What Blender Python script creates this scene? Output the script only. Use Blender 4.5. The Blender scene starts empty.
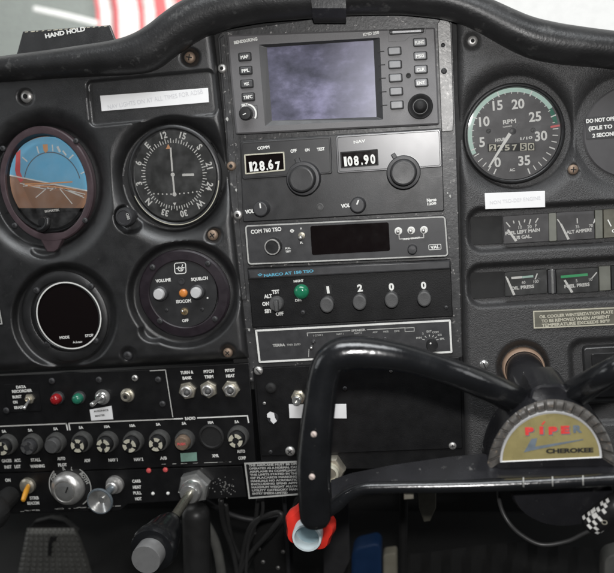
import bpy, math, random
from mathutils import Vector
random.seed(7)
SC = bpy.context.scene
COL = SC.collection
# ------------------------------------------------------------------ camera
FPX, IW, IH = 727.9, 614.0, 573.0
PITCH, YAW, ROLL = math.radians(10.185), math.radians(9.465), math.radians(-4.101)
CAM = Vector((0.14241, -0.57081, 0.04895))
fw = Vector((-math.sin(YAW)*math.cos(PITCH), math.cos(YAW)*math.cos(PITCH), -math.sin(PITCH)))
r0 = fw.cross(Vector((0, 0, 1))).normalized(); u0 = r0.cross(fw)
rt = r0*math.cos(ROLL) + u0*math.sin(ROLL)
up = u0*math.cos(ROLL) - r0*math.sin(ROLL)
from mathutils import Matrix
cam = bpy.data.cameras.new('camera'); co = bpy.data.objects.new('camera', cam); COL.objects.link(co)
co.matrix_world = Matrix(((rt.x, up.x, -fw.x, CAM.x), (rt.y, up.y, -fw.y, CAM.y), (rt.z, up.z, -fw.z, CAM.z), (0, 0, 0, 1)))
cam.sensor_width = 36.0; cam.sensor_fit = 'HORIZONTAL'; cam.lens = FPX/IW*36.0
cam.clip_start = 0.02; cam.clip_end = 200
cam.dof.use_dof = True; cam.dof.focus_distance = 0.555; cam.dof.aperture_fstop = 8
SC.camera = co

def W(px, py, d=0.0):
    """point of the plane d millimetres in front of the panel plane (y = -d/1000) seen at a photo position"""
    v = fw + rt*((px-IW/2)/FPX) - up*((py-IH/2)/FPX)
    t = (-d/1000.0 - CAM.y)/v.y
    return CAM + v*t
def S(px, py, d=0.0):
    a = W(px, py, d); return ((W(px+1, py, d)-a).length*(W(px, py+1, d)-a).length)**0.5

def raised(px, py, d0, d1):
    """photo position of a point lifted along the panel normal from depth d0 to d1"""
    p = W(px, py, d0); p = Vector((p.x, -d1/1000.0, p.z))-CAM; z = p.dot(fw)
    return (IW/2+FPX*p.dot(rt)/z, IH/2-FPX*p.dot(up)/z)

# ------------------------------------------------------------------ materials
def new_mat(name):
    m = bpy.data.materials.new(name); m.use_nodes = True
    return m, m.node_tree.nodes, m.node_tree.links, m.node_tree.nodes['Principled BSDF']
def col4(c): return (c[0], c[1], c[2], 1)
def mat(name, c, rough=0.5, metal=0.0, var=0.25, scale=120.0, bump=0.0, bscale=900.0, spec=0.5, c2=None, thr=None, rvar=0.12, emit=None, coat=0.0, thw=0.06):
    """noise-broken paint / plastic / metal; c2+thr = worn chips showing through"""
    m, N, L, B = new_mat(name)
    tc = N.new('ShaderNodeTexCoord')
    n = N.new('ShaderNodeTexNoise'); n.inputs['Scale'].default_value = scale; n.inputs['Detail'].default_value = 6
    L.new(tc.outputs['Object'], n.inputs['Vector'])
    mx = N.new('ShaderNodeMix'); mx.data_type = 'RGBA'
    mx.inputs[6].default_value = col4([x*(1-var) for x in c]); mx.inputs[7].default_value = col4([min(1, x*(1+var)) for x in c])
    L.new(n.outputs['Fac'], mx.inputs[0])
    out = mx.outputs[2]
    rm = N.new('ShaderNodeMapRange'); rm.inputs[3].default_value = max(0.03, rough-rvar); rm.inputs[4].default_value = min(1, rough+rvar)
    L.new(n.outputs['Fac'], rm.inputs[0])
    L.new(rm.outputs[0], B.inputs['Roughness'])
    if c2 is not None:
        n2 = N.new('ShaderNodeTexNoise'); n2.inputs['Scale'].default_value = scale*2.3; n2.inputs['Detail'].default_value = 10; n2.inputs['Roughness'].default_value = 0.68
        L.new(tc.outputs['Object'], n2.inputs['Vector'])
        r2 = N.new('ShaderNodeMapRange'); r2.inputs[1].default_value = thr; r2.inputs[2].default_value = thr+thw
        L.new(n2.outputs['Fac'], r2.inputs[0])
        m2 = N.new('ShaderNodeMix'); m2.data_type = 'RGBA'; m2.inputs[7].default_value = col4(c2)
        L.new(r2.outputs[0], m2.inputs[0]); L.new(out, m2.inputs[6]); out = m2.outputs[2]
    L.new(out, B.inputs['Base Color'])
    B.inputs['Metallic'].default_value = metal
    B.inputs['Specular IOR Level'].default_value = spec
    B.inputs['Coat Weight'].default_value = coat
    if bump > 0:
        nb = N.new('ShaderNodeTexNoise'); nb.inputs['Scale'].default_value = bscale; nb.inputs['Detail'].default_value = 3
        L.new(tc.outputs['Object'], nb.inputs['Vector'])
        bp = N.new('ShaderNodeBump'); bp.inputs['Strength'].default_value = bump; bp.inputs['Distance'].default_value = 0.0006
        L.new(nb.outputs['Fac'], bp.inputs['Height']); L.new(bp.outputs['Normal'], B.inputs['Normal'])
    if emit:
        B.inputs['Emission Color'].default_value = col4(emit[0]); B.inputs['Emission Strength'].default_value = emit[1]
    return m
K = {}
K['panel'] = mat('moulded_black_plastic', (.015, .015, .0155), .36, bump=.34, bscale=2300, scale=90, var=.5, spec=1.0, rvar=.10, c2=(.055, .055, .053), thr=.63, thw=.14)
K['panel_r'] = mat('moulded_black_plastic_grainy', (.033, .0325, .033), .46, bump=1.0, bscale=1500, scale=520, var=.5, spec=.85, c2=(.10, .098, .095), thr=.64, thw=.2)  # base grey raised towards the flash haze; fine speckle is moulded grain
K['vinyl'] = mat('glareshield_vinyl', (.018, .018, .0185), .42, bump=.35, bscale=500, scale=45, var=.45, spec=.55, c2=(.085, .085, .083), thr=.57, thw=.16)
K['rail'] = mat('scuffed_rail_paint', (.045, .045, .046), .42, scale=130, var=.5, c2=(.30, .29, .28), thr=.60, bump=.25, bscale=500)
K['railw'] = mat('scuffed_bare_rail', (.17, .168, .165), .42, scale=150, var=.5, c2=(.36, .35, .34), thr=.54, thw=.16, metal=.3, bump=.25, bscale=500)
K['switch'] = mat('switch_panel_black', (.0065, .0065, .007), .48, spec=.32, bump=.2, bscale=1400, scale=90, var=.4, c2=(.09, .09, .085), thr=.715)
K['gps'] = mat('warm_grey_bezel_plastic', (.125, .122, .125), .46, bump=.2, bscale=2200, scale=90, var=.12, spec=.5)
K['gpsd'] = mat('dark_grey_bezel_plastic', (.034, .034, .036), .42, bump=.15, bscale=2200, var=.15)
K['radio'] = mat('radio_face_black', (.027, .027, .028), .40, bump=.12, bscale=2400, scale=120, var=.25)
K['radiog'] = mat('radio_face_flash_lit', (.085, .084, .088), .34, bump=.03, bscale=1800, scale=120, var=.1, spec=1.0, rvar=.02, coat=.9)  # nav side's lighter, glossier copy of the radio face, raised for flash glare
K['face'] = mat('radio_face_charcoal', (.040, .040, .042), .42, bump=.1, bscale=2000, scale=150, var=.3)
K['black'] = mat('satin_black', (.014, .014, .0145), .38, var=.3, scale=200, bump=.1, bscale=1500)
K['matte'] = mat('matte_black', (.009, .009, .009), .7, var=.3, scale=150)
K['dial'] = mat('dial_black', (.016, .017, .016), .55, var=.3, scale=250)
K['dialg'] = mat('dial_grey', (.062, .060, .062), .55, var=.2, scale=180)
K['plum'] = mat('plum_anodised_bezel', (.060, .041, .046), .42, var=.3, scale=140, bump=.15, bscale=1500, c2=(.45, .42, .38), thr=.72)
K['plumd'] = mat('dark_plum_bezel', (.017, .012, .016), .42, var=.3, scale=140, bump=.15, bscale=1500)
K['knob'] = mat('knob_grey', (.034, .034, .036), .45, var=.2, scale=200, bump=.15, bscale=1800)
K['knobl'] = mat('knob_worn_grey', (.072, .072, .072), .5, var=.3, scale=300, bump=.2, bscale=1500)
K['button'] = mat('button_grey', (.055, .055, .057), .45, var=.2, scale=300)
K['buttonl'] = mat('button_light_grey', (.20, .20, .205), .42, var=.2, scale=300)
K['white'] = mat('white_print', (.74, .74, .71), .55, var=.12, scale=600)
K['dimw'] = mat('worn_white_print', (.42, .42, .40), .6, var=.35, scale=900)
K['faint'] = mat('faint_grey_print', (.60, .60, .62), .6, var=.2, scale=900)
K['blue'] = mat('blue_print', (.10, .36, .50), .5, var=.2, scale=600)
K['paper'] = mat('label_paper', (.80, .80, .80), .6, var=.06, scale=90)
K['cream'] = mat('cream_print', (.48, .46, .37), .5, var=.3, scale=700, c2=(.12, .11, .09), thr=.62)
K['olive'] = mat('placard_olive', (.125, .12, .095), .45, var=.3, scale=200)
K['chrome'] = mat('bright_metal', (.70, .70, .68), .22, metal=.85, var=.2, scale=150, bump=.08, bscale=700)
K['steel'] = mat('dull_steel', (.56, .55, .53), .36, metal=.75, var=.35, scale=300, bump=.15, bscale=900)
K['brass'] = mat('dull_brass', (.46, .36, .22), .42, metal=.9, var=.4, scale=300, bump=.2, bscale=900)
K['nut'] = mat('nickel_nut', (.62, .58, .48), .38, metal=.85, var=.3, scale=250, bump=.15, bscale=900)
K['rust'] = mat('rusty_screw', (.26, .19, .14), .55, metal=.5, var=.4, scale=400)
K['dark'] = mat('dark_recess', (.006, .006, .006), .8)
K['red'] = mat('red_lens', (.30, .012, .015), .2, var=.3, scale=200, coat=.4)
K['green'] = mat('green_lens', (.015, .17, .085), .2, var=.3, scale=200, coat=.4)
K['teal'] = mat('teal_lens', (.02, .16, .10), .25, var=.3, scale=200, coat=.4)
K['amber'] = mat('amber_lens', (.62, .22, .05), .3, var=.2, scale=200, coat=.3)
K['orange'] = mat('orange_plastic', (.72, .33, .035), .42, var=.2, scale=200)
K['redk'] = mat('red_knob_plastic', (.72, .035, .022), .38, var=.15, scale=120, bump=.05)
K['yoke'] = mat('yoke_gloss_black', (.008, .0085, .0095), .20, var=.45, scale=70, bump=.20, bscale=420, spec=.7, rvar=.11, c2=(.085, .085, .08), thr=.655, thw=.1)
K['yoken'] = mat('yoke_bar_black', (.014, .014, .016), .25, var=.4, scale=70, bump=.12, bscale=300, c2=(.13, .13, .125), thr=.64, thw=.1)
K['rib'] = mat('worn_hub_ring', (.085, .08, .074), .34, var=.5, scale=180, bump=.35, bscale=420, c2=(.26, .20, .15), thr=.57, thw=.12)
K['tan'] = mat('tan_collar', (.30, .205, .145), .5, var=.3, scale=150, bump=.2, bscale=600)
K['gold'] = mat('pale_gold_badge', (.47, .40, .18), .33, metal=.5, var=.22, scale=90, bump=.06, bscale=500, c2=(.33, .27, .13), thr=.56, thw=.25)
K['badge_red'] = mat('badge_red', (.62, .05, .045), .45, var=.25, scale=300, c2=(.48, .36, .28), thr=.60)
K['badge_grey'] = mat('badge_grey', (.13, .16, .19), .45, var=.3, scale=300)
K['sky_blue'] = mat('horizon_blue', (.19, .50, .72), .5, var=.08, scale=60)
K['earth'] = mat('horizon_brown', (.36, .20, .125), .5, var=.25, scale=60)
K['earthd'] = mat('horizon_dark_brown', (.29, .168, .108), .5, var=.25, scale=60)
K['pink'] = mat('faded_red', (.66, .10, .10), .5, var=.15)
K['orng'] = mat('marker_orange', (.75, .36, .16), .5, var=.1)
K['mint'] = mat('mint_arc', (.43, .62, .54), .5, var=.12, scale=300)
K['grn'] = mat('green_arc', (.05, .42, .16), .5, var=.12)
K['carpet'] = mat('dark_carpet', (.012, .012, .0115), .9, var=.5, scale=150, bump=.8, bscale=500)
K['wall'] = mat('firewall_black', (.005, .005, .005), .75, var=.4, scale=40, bump=.3, bscale=150)
K['pedal'] = mat('pedal_rubber', (.13, .13, .12), .7, var=.35, scale=80, bump=.3, bscale=500)
K['cable'] = mat('cable_black', (.03, .03, .03), .42, var=.3, scale=100)
K['bluep'] = mat('blue_plastic', (.008, .036, .11), .5, var=.3, scale=60)
K['beige'] = mat('beige_plastic', (.30, .28, .22), .55, var=.3, scale=60)
K['hangar'] = mat('hangar_wall_paint', (.33, .36, .34), .8, var=.12, scale=1.2)
K['hangarw'] = mat('hangar_white_paint', (.85, .86, .84), .8, var=.05, scale=1.2)
K['flagr'] = mat('flag_red', (.70, .17, .18), .8, var=.1, scale=8)
K['flagw'] = mat('flag_white', (.84, .82, .80), .8, var=.05, scale=8)
K['greenp'] = mat('pale_green_tape', (.20, .34, .28), .55, var=.2, scale=400)
K['tube'] = mat('pale_blue_white_plastic', (.62, .70, .72), .4, var=.08, scale=100)
K['tubein'] = mat('blue_grey_plastic', (.30, .40, .44), .45, var=.12, scale=100)
K['blockg'] = mat('end_block_grey_green', (.15, .152, .13), .45, var=.25, scale=150)
K['satin'] = mat('satin_metal', (.24, .28, .31), .26, metal=.6, var=.15, scale=200)
K['pale'] = mat('pale_grey_plastic', (.52, .52, .52), .4, var=.1, scale=200)
K['silverk'] = mat('silver_button', (.24, .24, .245), .42, metal=.5, var=.12, scale=500, bump=.12, bscale=1600)

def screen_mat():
    m, N, L, B = new_mat('display_glass_painted_reflection')
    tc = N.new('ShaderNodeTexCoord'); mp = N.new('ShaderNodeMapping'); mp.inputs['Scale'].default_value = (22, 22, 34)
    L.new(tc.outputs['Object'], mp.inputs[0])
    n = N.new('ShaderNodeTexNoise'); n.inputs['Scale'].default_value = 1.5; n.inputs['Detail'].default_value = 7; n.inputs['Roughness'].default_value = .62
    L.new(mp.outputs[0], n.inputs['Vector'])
    cr = N.new('ShaderNodeValToRGB'); e = cr.color_ramp.elements  # cloudy reflections painted as lavender noise in the screen colour
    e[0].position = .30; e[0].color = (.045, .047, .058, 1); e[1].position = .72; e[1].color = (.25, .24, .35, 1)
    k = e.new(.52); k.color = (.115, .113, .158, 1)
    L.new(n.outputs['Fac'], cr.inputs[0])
    # reflection painted paler towards the right, also fed to a slight glow
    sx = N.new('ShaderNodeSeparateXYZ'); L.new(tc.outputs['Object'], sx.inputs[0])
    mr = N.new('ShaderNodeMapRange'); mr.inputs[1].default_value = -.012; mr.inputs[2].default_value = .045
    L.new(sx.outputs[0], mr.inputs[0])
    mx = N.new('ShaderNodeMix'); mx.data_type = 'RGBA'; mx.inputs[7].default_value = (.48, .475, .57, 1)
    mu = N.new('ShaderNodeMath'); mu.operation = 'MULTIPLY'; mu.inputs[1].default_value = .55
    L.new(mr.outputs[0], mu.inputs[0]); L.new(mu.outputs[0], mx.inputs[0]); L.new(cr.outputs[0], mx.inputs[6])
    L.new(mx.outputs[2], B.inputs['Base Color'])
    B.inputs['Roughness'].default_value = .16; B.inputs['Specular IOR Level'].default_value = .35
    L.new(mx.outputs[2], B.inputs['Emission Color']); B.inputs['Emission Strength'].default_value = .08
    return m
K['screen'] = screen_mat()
def black_glass(name, c, rough=.06, spec=.5):
    m, N, L, B = new_mat(name)
    tc = N.new('ShaderNodeTexCoord'); n = N.new('ShaderNodeTexNoise'); n.inputs['Scale'].default_value = 140; n.inputs['Detail'].default_value = 5
    L.new(tc.outputs['Object'], n.inputs['Vector'])
    r = N.new('ShaderNodeMapRange'); r.inputs[3].default_value = rough; r.inputs[4].default_value = rough+.15
    L.new(n.outputs['Fac'], r.inputs[0]); L.new(r.outputs[0], B.inputs['Roughness'])
    B.inputs['Base Color'].default_value = col4(c); B.inputs['Specular IOR Level'].default_value = spec
    return m
K['bglass'] = black_glass('smoked_window', (.006, .004, .004))
def glass(name, haze, tint=(1, 1, 1), rough=.05):
    m, N, L, B = new_mat(name); N.remove(B)
    o = N['Material Output']; t = N.new('ShaderNodeBsdfTransparent'); t.inputs[0].default_value = col4(tint)
    g = N.new('ShaderNodeBsdfGlossy'); g.inputs['Roughness'].default_value = rough
    d = N.new('ShaderNodeBsdfDiffuse'); d.inputs[0].default_value = (.6, .6, .6, 1)
    fr = N.new('ShaderNodeFresnel'); fr.inputs[0].default_value = 1.45
    tc = N.new('ShaderNodeTexCoord'); n = N.new('ShaderNodeTexNoise'); n.inputs['Scale'].default_value = 90; n.inputs['Detail'].default_value = 8
    L.new(tc.outputs['Object'], n.inputs['Vector'])
    mr = N.new('ShaderNodeMapRange'); mr.inputs[1].default_value = .4; mr.inputs[2].default_value = .75; mr.inputs[3].default_value = haze*.3; mr.inputs[4].default_value = haze*1.6
    L.new(n.outputs['Fac'], mr.inputs[0])
    a = N.new('ShaderNodeMixShader'); b = N.new('ShaderNodeMixShader')
    L.new(mr.outputs[0], a.inputs[0]); L.new(t.outputs[0], a.inputs[1]); L.new(d.outputs[0], a.inputs[2])
    L.new(fr.outputs[0], b.inputs[0]); L.new(a.outputs[0], b.inputs[1]); L.new(g.outputs[0], b.inputs[2])
    L.new(b.outputs[0], o.inputs['Surface'])
    return m
K['glass'] = glass('instrument_glass', .05)
K['wind'] = glass('windshield_glass', .06)

# ------------------------------------------------------------------ object helpers
def tag(o, label=None, cat=None, group=None, kind=None):
    if label: o['label'] = label
    if cat: o['category'] = cat
    if group: o['group'] = group
    if kind: o['kind'] = kind
    return o
def thing(name, label, cat, px, py, d=0, group=None, loc=None):
    o = bpy.data.objects.new(name, None); COL.objects.link(o); o.empty_display_size = .01
    o.location = loc if loc is not None else W(px, py, d)
    return tag(o, label, cat, group)
def ploc(o):
    v = Vector((0, 0, 0))
    while o is not None: v = v + o.location; o = o.parent
    return v
def lerp(a, b, t): return a+(b-a)*t
def quadpt(q, u, v):
    return (lerp(lerp(q[0][0], q[1][0], u), lerp(q[3][0], q[2][0], u), v), lerp(lerp(q[0][1], q[1][1], u), lerp(q[3][1], q[2][1], u), v))
def rq(q, r, n=5):
    """rounded version of the px quad TL,TR,BR,BL"""
    w = math.dist(q[0], q[1]); h = math.dist(q[0], q[3]); ru, rv = min(.49, r/w), min(.49, r/h); P = []
    for (cu, cv, a0) in ((ru, rv, 180), (1-ru, rv, 270), (1-ru, 1-rv, 0), (ru, 1-rv, 90)):
        for i in range(n+1):
            a = math.radians(a0+90*i/n); P.append(quadpt(q, cu+ru*math.cos(a), cv+rv*math.sin(a)))
    return P
def inset(P, b):
    n = len(P); A = sum(P[i][0]*P[(i+1) % n][1]-P[(i+1) % n][0]*P[i][1] for i in range(n)); sg = 1 if A > 0 else -1; out = []
    for i in range(n):
        p0, p, p1 = P[i-1], P[i], P[(i+1) % n]
        a = Vector((p[0]-p0[0], p[1]-p0[1])); c = Vector((p1[0]-p[0], p1[1]-p[1]))
        if a.length < 1e-6: a = c
        if c.length < 1e-6: c = a
        a.normalize(); c.normalize()
        na = Vector((-a.y, a.x))*sg; nc = Vector((-c.y, c.x))*sg; m = na+nc
        if m.length < 1e-3: m = na.copy()
        m.normalize(); k = b/max(.35, m.dot(na)); out.append((p[0]+m.x*k, p[1]+m.y*k))
    return out
def bq(cx, cy, w, h, rot=-3.3):
    """px rectangle about a centre, tilted as the panel lies in the photo"""
    a = math.radians(rot); c, s = math.cos(a), math.sin(a)
    return [(cx+x*c-y*s, cy+x*s+y*c) for x, y in ((-w/2, -h/2), (w/2, -h/2), (w/2, h/2), (-w/2, h/2))]

FONT = {}
def glyphs(s, bold=.0):
    k = (s, bold)
    if k not in FONT:
        c = bpy.data.curves.new('t', 'FONT'); c.body = s; c.offset = bold; c.resolution_u = 3
        o = bpy.data.objects.new('t', c); COL.objects.link(o)
        bpy.context.view_layer.update()
        me = bpy.data.meshes.new_from_object(o.evaluated_get(bpy.context.evaluated_depsgraph_get()))
        FONT[k] = ([tuple(v.co) for v in me.vertices], [tuple(p.vertices) for p in me.polygons])
        bpy.data.objects.remove(o); bpy.data.curves.remove(c); bpy.data.meshes.remove(me)
    return FONT[k]
CAP = None

class M:
    def __init__(self): self.v = []; self.f = []; self.mi = []; self.cur = 0
    def add(self, vs, fs):
        b = len(self.v); self.v += [Vector(x) for x in vs]; self.f += [tuple(i+b for i in f) for f in fs]; self.mi += [self.cur]*len(fs); return self
    def slot(self, i): self.cur = i; return self
    def prism(self, P, d1, d0, bev=0.0, bmm=None):
        n = len(P); rings = []
        bm = bev*.77 if bmm is None else bmm
        if bev > 0:
            Q = inset(P, bev*.35); R = inset(P, bev)
            rings = [[W(x, y, d1) for x, y in R], [W(x, y, d1-bm*.3) for x, y in Q], [W(x, y, d1-bm) for x, y in P]]
        else: rings = [[W(x, y, d1) for x, y in P]]
        last = [Vector((w.x, -d0/1000, w.z)) for w in rings[-1]]
        rings.append(last)
        vs = [p for r in rings for p in r]; fs = [tuple(range(n))]
        for k in range(len(rings)-1):
            for i in range(n):
                j = (i+1) % n; fs.append((k*n+i, k*n+j, (k+1)*n+j, (k+1)*n+i))
        fs = [tuple(reversed(f)) for f in fs]
        return self.add(vs, fs)
    def ring(self, P, Q, d1, d0, dq=None):
        """frame between outer outline P and inner outline Q (same count)"""
        n = len(P); dq = d1 if dq is None else dq
        a = [W(x, y, d1) for x, y in P]; b = [W(x, y, dq) for x, y in Q]
        c = [Vector((p.x, -d0/1000, p.z)) for p in a]; e = [Vector((p.x, -d0/1000, p.z)) for p in b]
        fs = []
        for i in range(n):
            j = (i+1) % n
            fs += [(i, n+i, n+j, j), (i, j, 2*n+j, 2*n+i), (n+j, n+i, 3*n+i, 3*n+j)]
        return self.add(a+b+c+e, fs)
    def flat(self, P, d): return self.add([W(x, y, d) for x, y in P], [tuple(reversed(range(len(P))))])
    def line(self, pts, w, d):
        for a, b in zip(pts[:-1], pts[1:]):
            t = Vector((b[0]-a[0], b[1]-a[1])); t.normalize(); n = Vector((-t.y, t.x))*w/2; e = t*w*.3
            self.flat([(a[0]-e.x-n.x, a[1]-e.y-n.y), (b[0]+e.x-n.x, b[1]+e.y-n.y), (b[0]+e.x+n.x, b[1]+e.y+n.y), (a[0]-e.x+n.x, a[1]-e.y+n.y)], d)
        return self
    def lathe(self, px, py, prof, d=0, seg=40, ex=1, ez=1, s=None, lobes=0, amp=0, phase=0, fill=True):
        """profile [(radius px, mm in front)] about the panel normal"""
        s = S(px, py, d) if s is None else s; C = W(px, py, d); vs = []; fs = []; n = seg
        prof = list(prof)
        if prof[-1][0] < .1 and prof[-2][0] > 1.2:      # keep end faces flat under smooth shading
            a, b = prof[-2], prof[-1]; prof.insert(-1, (a[0]*.94, lerp(a[1], b[1], .06)))
        for r, h in prof:
            for i in range(n):
                a = 2*math.pi*i/n+phase; k = 1+(amp*math.cos(lobes*a) if lobes else 0)
                vs.append(C+Vector((math.cos(a)*r*k*ex*s, -h/1000, math.sin(a)*r*k*ez*s)))
        for k in range(len(prof)-1):
            for i in range(n):
                j = (i+1) % n; fs.append((k*n+i, k*n+j, (k+1)*n+j, (k+1)*n+i))
        if fill and prof[-1][0] > 1e-4: fs.append(tuple((len(prof)-1)*n+i for i in range(n)))
        return self.add(vs, fs)
    def arc(self, px, py, r0, r1, a0, a1, d, ex=1, ez=1, seg=None):
        """flat annular sector, angles clockwise from 12 o'clock"""
        s = S(px, py, d); C = W(px, py, d); n = seg or max(2, int(abs(a1-a0)/5)); vs = []; fs = []
        for i in range(n+1):
            a = math.radians(lerp(a0, a1, i/n))
            for r in (r0, r1): vs.append(C+Vector((math.sin(a)*r*ex*s, 0, math.cos(a)*r*ez*s)))
        for i in range(n): fs.append((2*i, 2*i+1, 2*i+3, 2*i+2))
        return self.add(vs, fs)
    def tick(self, px, py, a, r0, r1, w, d, ex=1, ez=1):
        s = S(px, py, d); C = W(px, py, d); a = math.radians(a); u = Vector((math.sin(a), 0, math.cos(a))); t = Vector((u.z, 0, -u.x))*w/2
        f = lambda r, k: C+Vector(((u.x*r+t.x*k)*ex*s, 0, (u.z*r+t.z*k)*ez*s))
        return self.add([f(r0, -1), f(r0, 1), f(r1, 1), f(r1, -1)], [(0, 1, 2, 3)])
    def text(self, s, cx, cy, h, w=None, d=0.0, rot=0.0, bold=.02, align='c', ex=1):
        bold = bold+.012
        if bold > .045:                       # heavy lettering: stacked passes, each a hair in front
            q = (bold-.04)*h*1.1
            for i, (ox, oy) in enumerate(((-q, -q*.5), (q, -q*.5), (-q, q*.5), (q, q*.5))): self.text(s, cx+ox, cy+oy, h, w-2*q if w else None, d+.012*(i+1), rot, .018, align, ex)
            return self
        """lettering on the panel plane, centred at a photo position, h = capital height in px"""
        vs, fs = glyphs(s, bold)
        if not vs: return self
        x0 = min(v[0] for v in vs); x1 = max(v[0] for v in vs); k = S(cx, cy, d); C = W(cx, cy, d)
        sy = h*k/.69; sx = sy*ex if w is None else w*k/max(1e-6, x1-x0)
        off = (x0+x1)/2 if align == 'c' else (x0 if align == 'l' else x1)
        a = math.radians(rot); ca, sa = math.cos(a), math.sin(a); out = []
        for v in vs:
            X = (v[0]-off)*sx; Y = (v[1]-.345)*sy
            out.append(C+Vector((X*ca+Y*sa, 0, -X*sa+Y*ca)))
        return self.add(out, fs)
    def tube(self, pts, rad, seg=14, cap=True, sub=6, flat=None):
        """smooth tube through world points with a radius each"""
        P = [Vector(p) for p in pts]; R = list(rad) if hasattr(rad, '__len__') else [rad]*len(P)
        if sub > 1 and len(P) > 2:
            Q = []; RR = []
            for i in range(len(P)-1):
                p0 = P[max(0, i-1)]; p1 = P[i]; p2 = P[i+1]; p3 = P[min(len(P)-1, i+2)]
                for k in range(sub):
                    t = k/sub; Q.append(.5*((2*p1)+(p2-p0)*t+(2*p0-5*p1+4*p2-p3)*t*t+(3*p1-p0-3*p2+p3)*t**3)); RR.append(lerp(R[i], R[i+1], t))
            Q.append(P[-1]); RR.append(R[-1]); P, R = Q, RR
        vs = []; fs = []; n = seg; prev = None
        for i, p in enumerate(P):
            t = (P[min(i+1, len(P)-1)]-P[max(i-1, 0)]).normalized()
            if prev is None:
                a = Vector((0, -1, 0)) if abs(t.y) < .9 else Vector((1, 0, 0))
                nr = (a-t*a.dot(t)).normalized()
            else: nr = (prev-t*prev.dot(t)).normalized()
            prev = nr; bn = t.cross(nr)
            for j in range(n):
                g = 2*math.pi*j/n; fa = flat if flat else 1.0
                vs.append(p+(nr*math.cos(g)*fa+bn*math.sin(g))*R[i])
        for i in range(len(P)-1):
            for j in range(n):
                k = (j+1) % n; fs.append((i*n+j, i*n+k, (i+1)*n+k, (i+1)*n+j))
        if cap:
            # rounded end caps
            for end, sgn in ((0, -1), (len(P)-1, 1)):
                t = ((P[1]-P[0]) if end == 0 else (P[-1]-P[-2])).normalized()*sgn
                base = end*n; cur = [base+j for j in range(n)]
                for (sc_, ad) in ((.8, .35), (.45, .55)):
                    st = len(vs)
                    for j in range(n): vs.append(P[end]+(vs[base+j]-P[end])*sc_+t*R[end]*ad)
                    nw = [st+j for j in range(n)]
                    for j in range(n):
                        k = (j+1) % n; fs.append((cur[j], cur[k], nw[k], nw[j]) if sgn > 0 else (cur[k], cur[j], nw[j], nw[k]))
                    cur = nw
                fs.append(tuple(cur) if sgn > 0 else tuple(reversed(cur)))
        return self.add(vs, fs)
    def grid(self, fn, nx, ny):
        vs = [fn(i/nx, j/ny) for j in range(ny+1) for i in range(nx+1)]
        fs = [(j*(nx+1)+i, (j+1)*(nx+1)+i, (j+1)*(nx+1)+i+1, j*(nx+1)+i+1) for j in range(ny) for i in range(nx)]
        return self.add(vs, fs)
    def build(self, name, mats, parent=None, smooth=True, angle=38):
        me = bpy.data.meshes.new(name); base = ploc(parent) if parent is not None else None
        if base is None:
            c = Vector((0, 0, 0))
            for v in self.v: c += v
            base = c/len(self.v)
            own = True
        else: own = False
        me.from_pydata([v-base for v in self.v], [], self.f)
        ms = mats if isinstance(mats, (list, tuple)) else [mats]
        for m_ in ms: me.materials.append(K[m_] if isinstance(m_, str) else m_)
        if len(ms) > 1:
            for p, i in zip(me.polygons, self.mi): p.material_index = i
        if smooth:
            for p in me.polygons: p.use_smooth = True
            try: me.set_sharp_from_angle(angle=math.radians(angle))
            except Exception: pass
        me.validate(); me.update()
        o = bpy.data.objects.new(name, me); COL.objects.link(o)
        if parent is not None: o.parent = parent
        else: o.location = base
        return o

SCREWS = {}
def screw(parent, px, py, r, d=0, m='steel', kind='cross', name='screw', rot=None):
    """shared screw mesh placed as a part"""
    k = (m, kind)
    if k not in SCREWS:
        me = bpy.data.meshes.new('screw'); vs = []; fs = []; mi = []
        n = 20; prof = [(1, -.3), (1, .18), (.9, .36), (.62, .5), (.3, .55)]
        for rr, h in prof:
            for i in range(n): a = 2*math.pi*i/n; vs.append((math.cos(a)*rr, -h, math.sin(a)*rr))
        for q in range(len(prof)-1):
            for i in range(n): j = (i+1) % n; fs.append((q*n+i, q*n+j, (q+1)*n+j, (q+1)*n+i)); mi.append(0)
        fs.append(tuple((len(prof)-1)*n+i for i in range(n))); mi.append(0)
        def bar(w, h):
            b = len(vs); y = -.575
            for x, z in ((-w, -h), (w, -h), (w, h), (-w, h)): vs.append((x, y, z))
            fs.append((b, b+1, b+2, b+3)); mi.append(1)
        if kind == 'cross':
            bar(.55, .1); b = len(vs)
            for x, z in ((-.1, .1), (.1, .1), (.1, .55), (-.1, .55)): vs.append((x, -.575, z))
            fs.append((b, b+1, b+2, b+3)); mi.append(1); b = len(vs)
            for x, z in ((-.1, -.55), (.1, -.55), (.1, -.1), (-.1, -.1)): vs.append((x, -.575, z))
            fs.append((b, b+1, b+2, b+3)); mi.append(1)
        elif kind == 'slot': bar(.8, .1)
        else:
            b = len(vs)
            for i in range(10): a = 2*math.pi*i/10; vs.append((math.cos(a)*.4, -.575, math.sin(a)*.4))
            fs.append(tuple(b+i for i in range(10))); mi.append(1)
        me.from_pydata(vs, [], fs); me.materials.append(K[m]); me.materials.append(K['dark'])
        for p, i in zip(me.polygons, mi): p.material_index = i; p.use_smooth = True
        try: me.set_sharp_from_angle(angle=math.radians(40))
        except Exception: pass
        SCREWS[k] = me
    o = bpy.data.objects.new(name, SCREWS[k]); COL.objects.link(o); o.parent = parent
    o.location = W(px, py, d)-ploc(parent); s = S(px, py, d)*r; o.scale = (s, s, s)
    o.rotation_euler = (0, math.radians(random.uniform(0, 90) if rot is None else rot), 0)
    return o
def sstep(t): t = max(0.0, min(1.0, t)); return t*t*(3-2*t)
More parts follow.
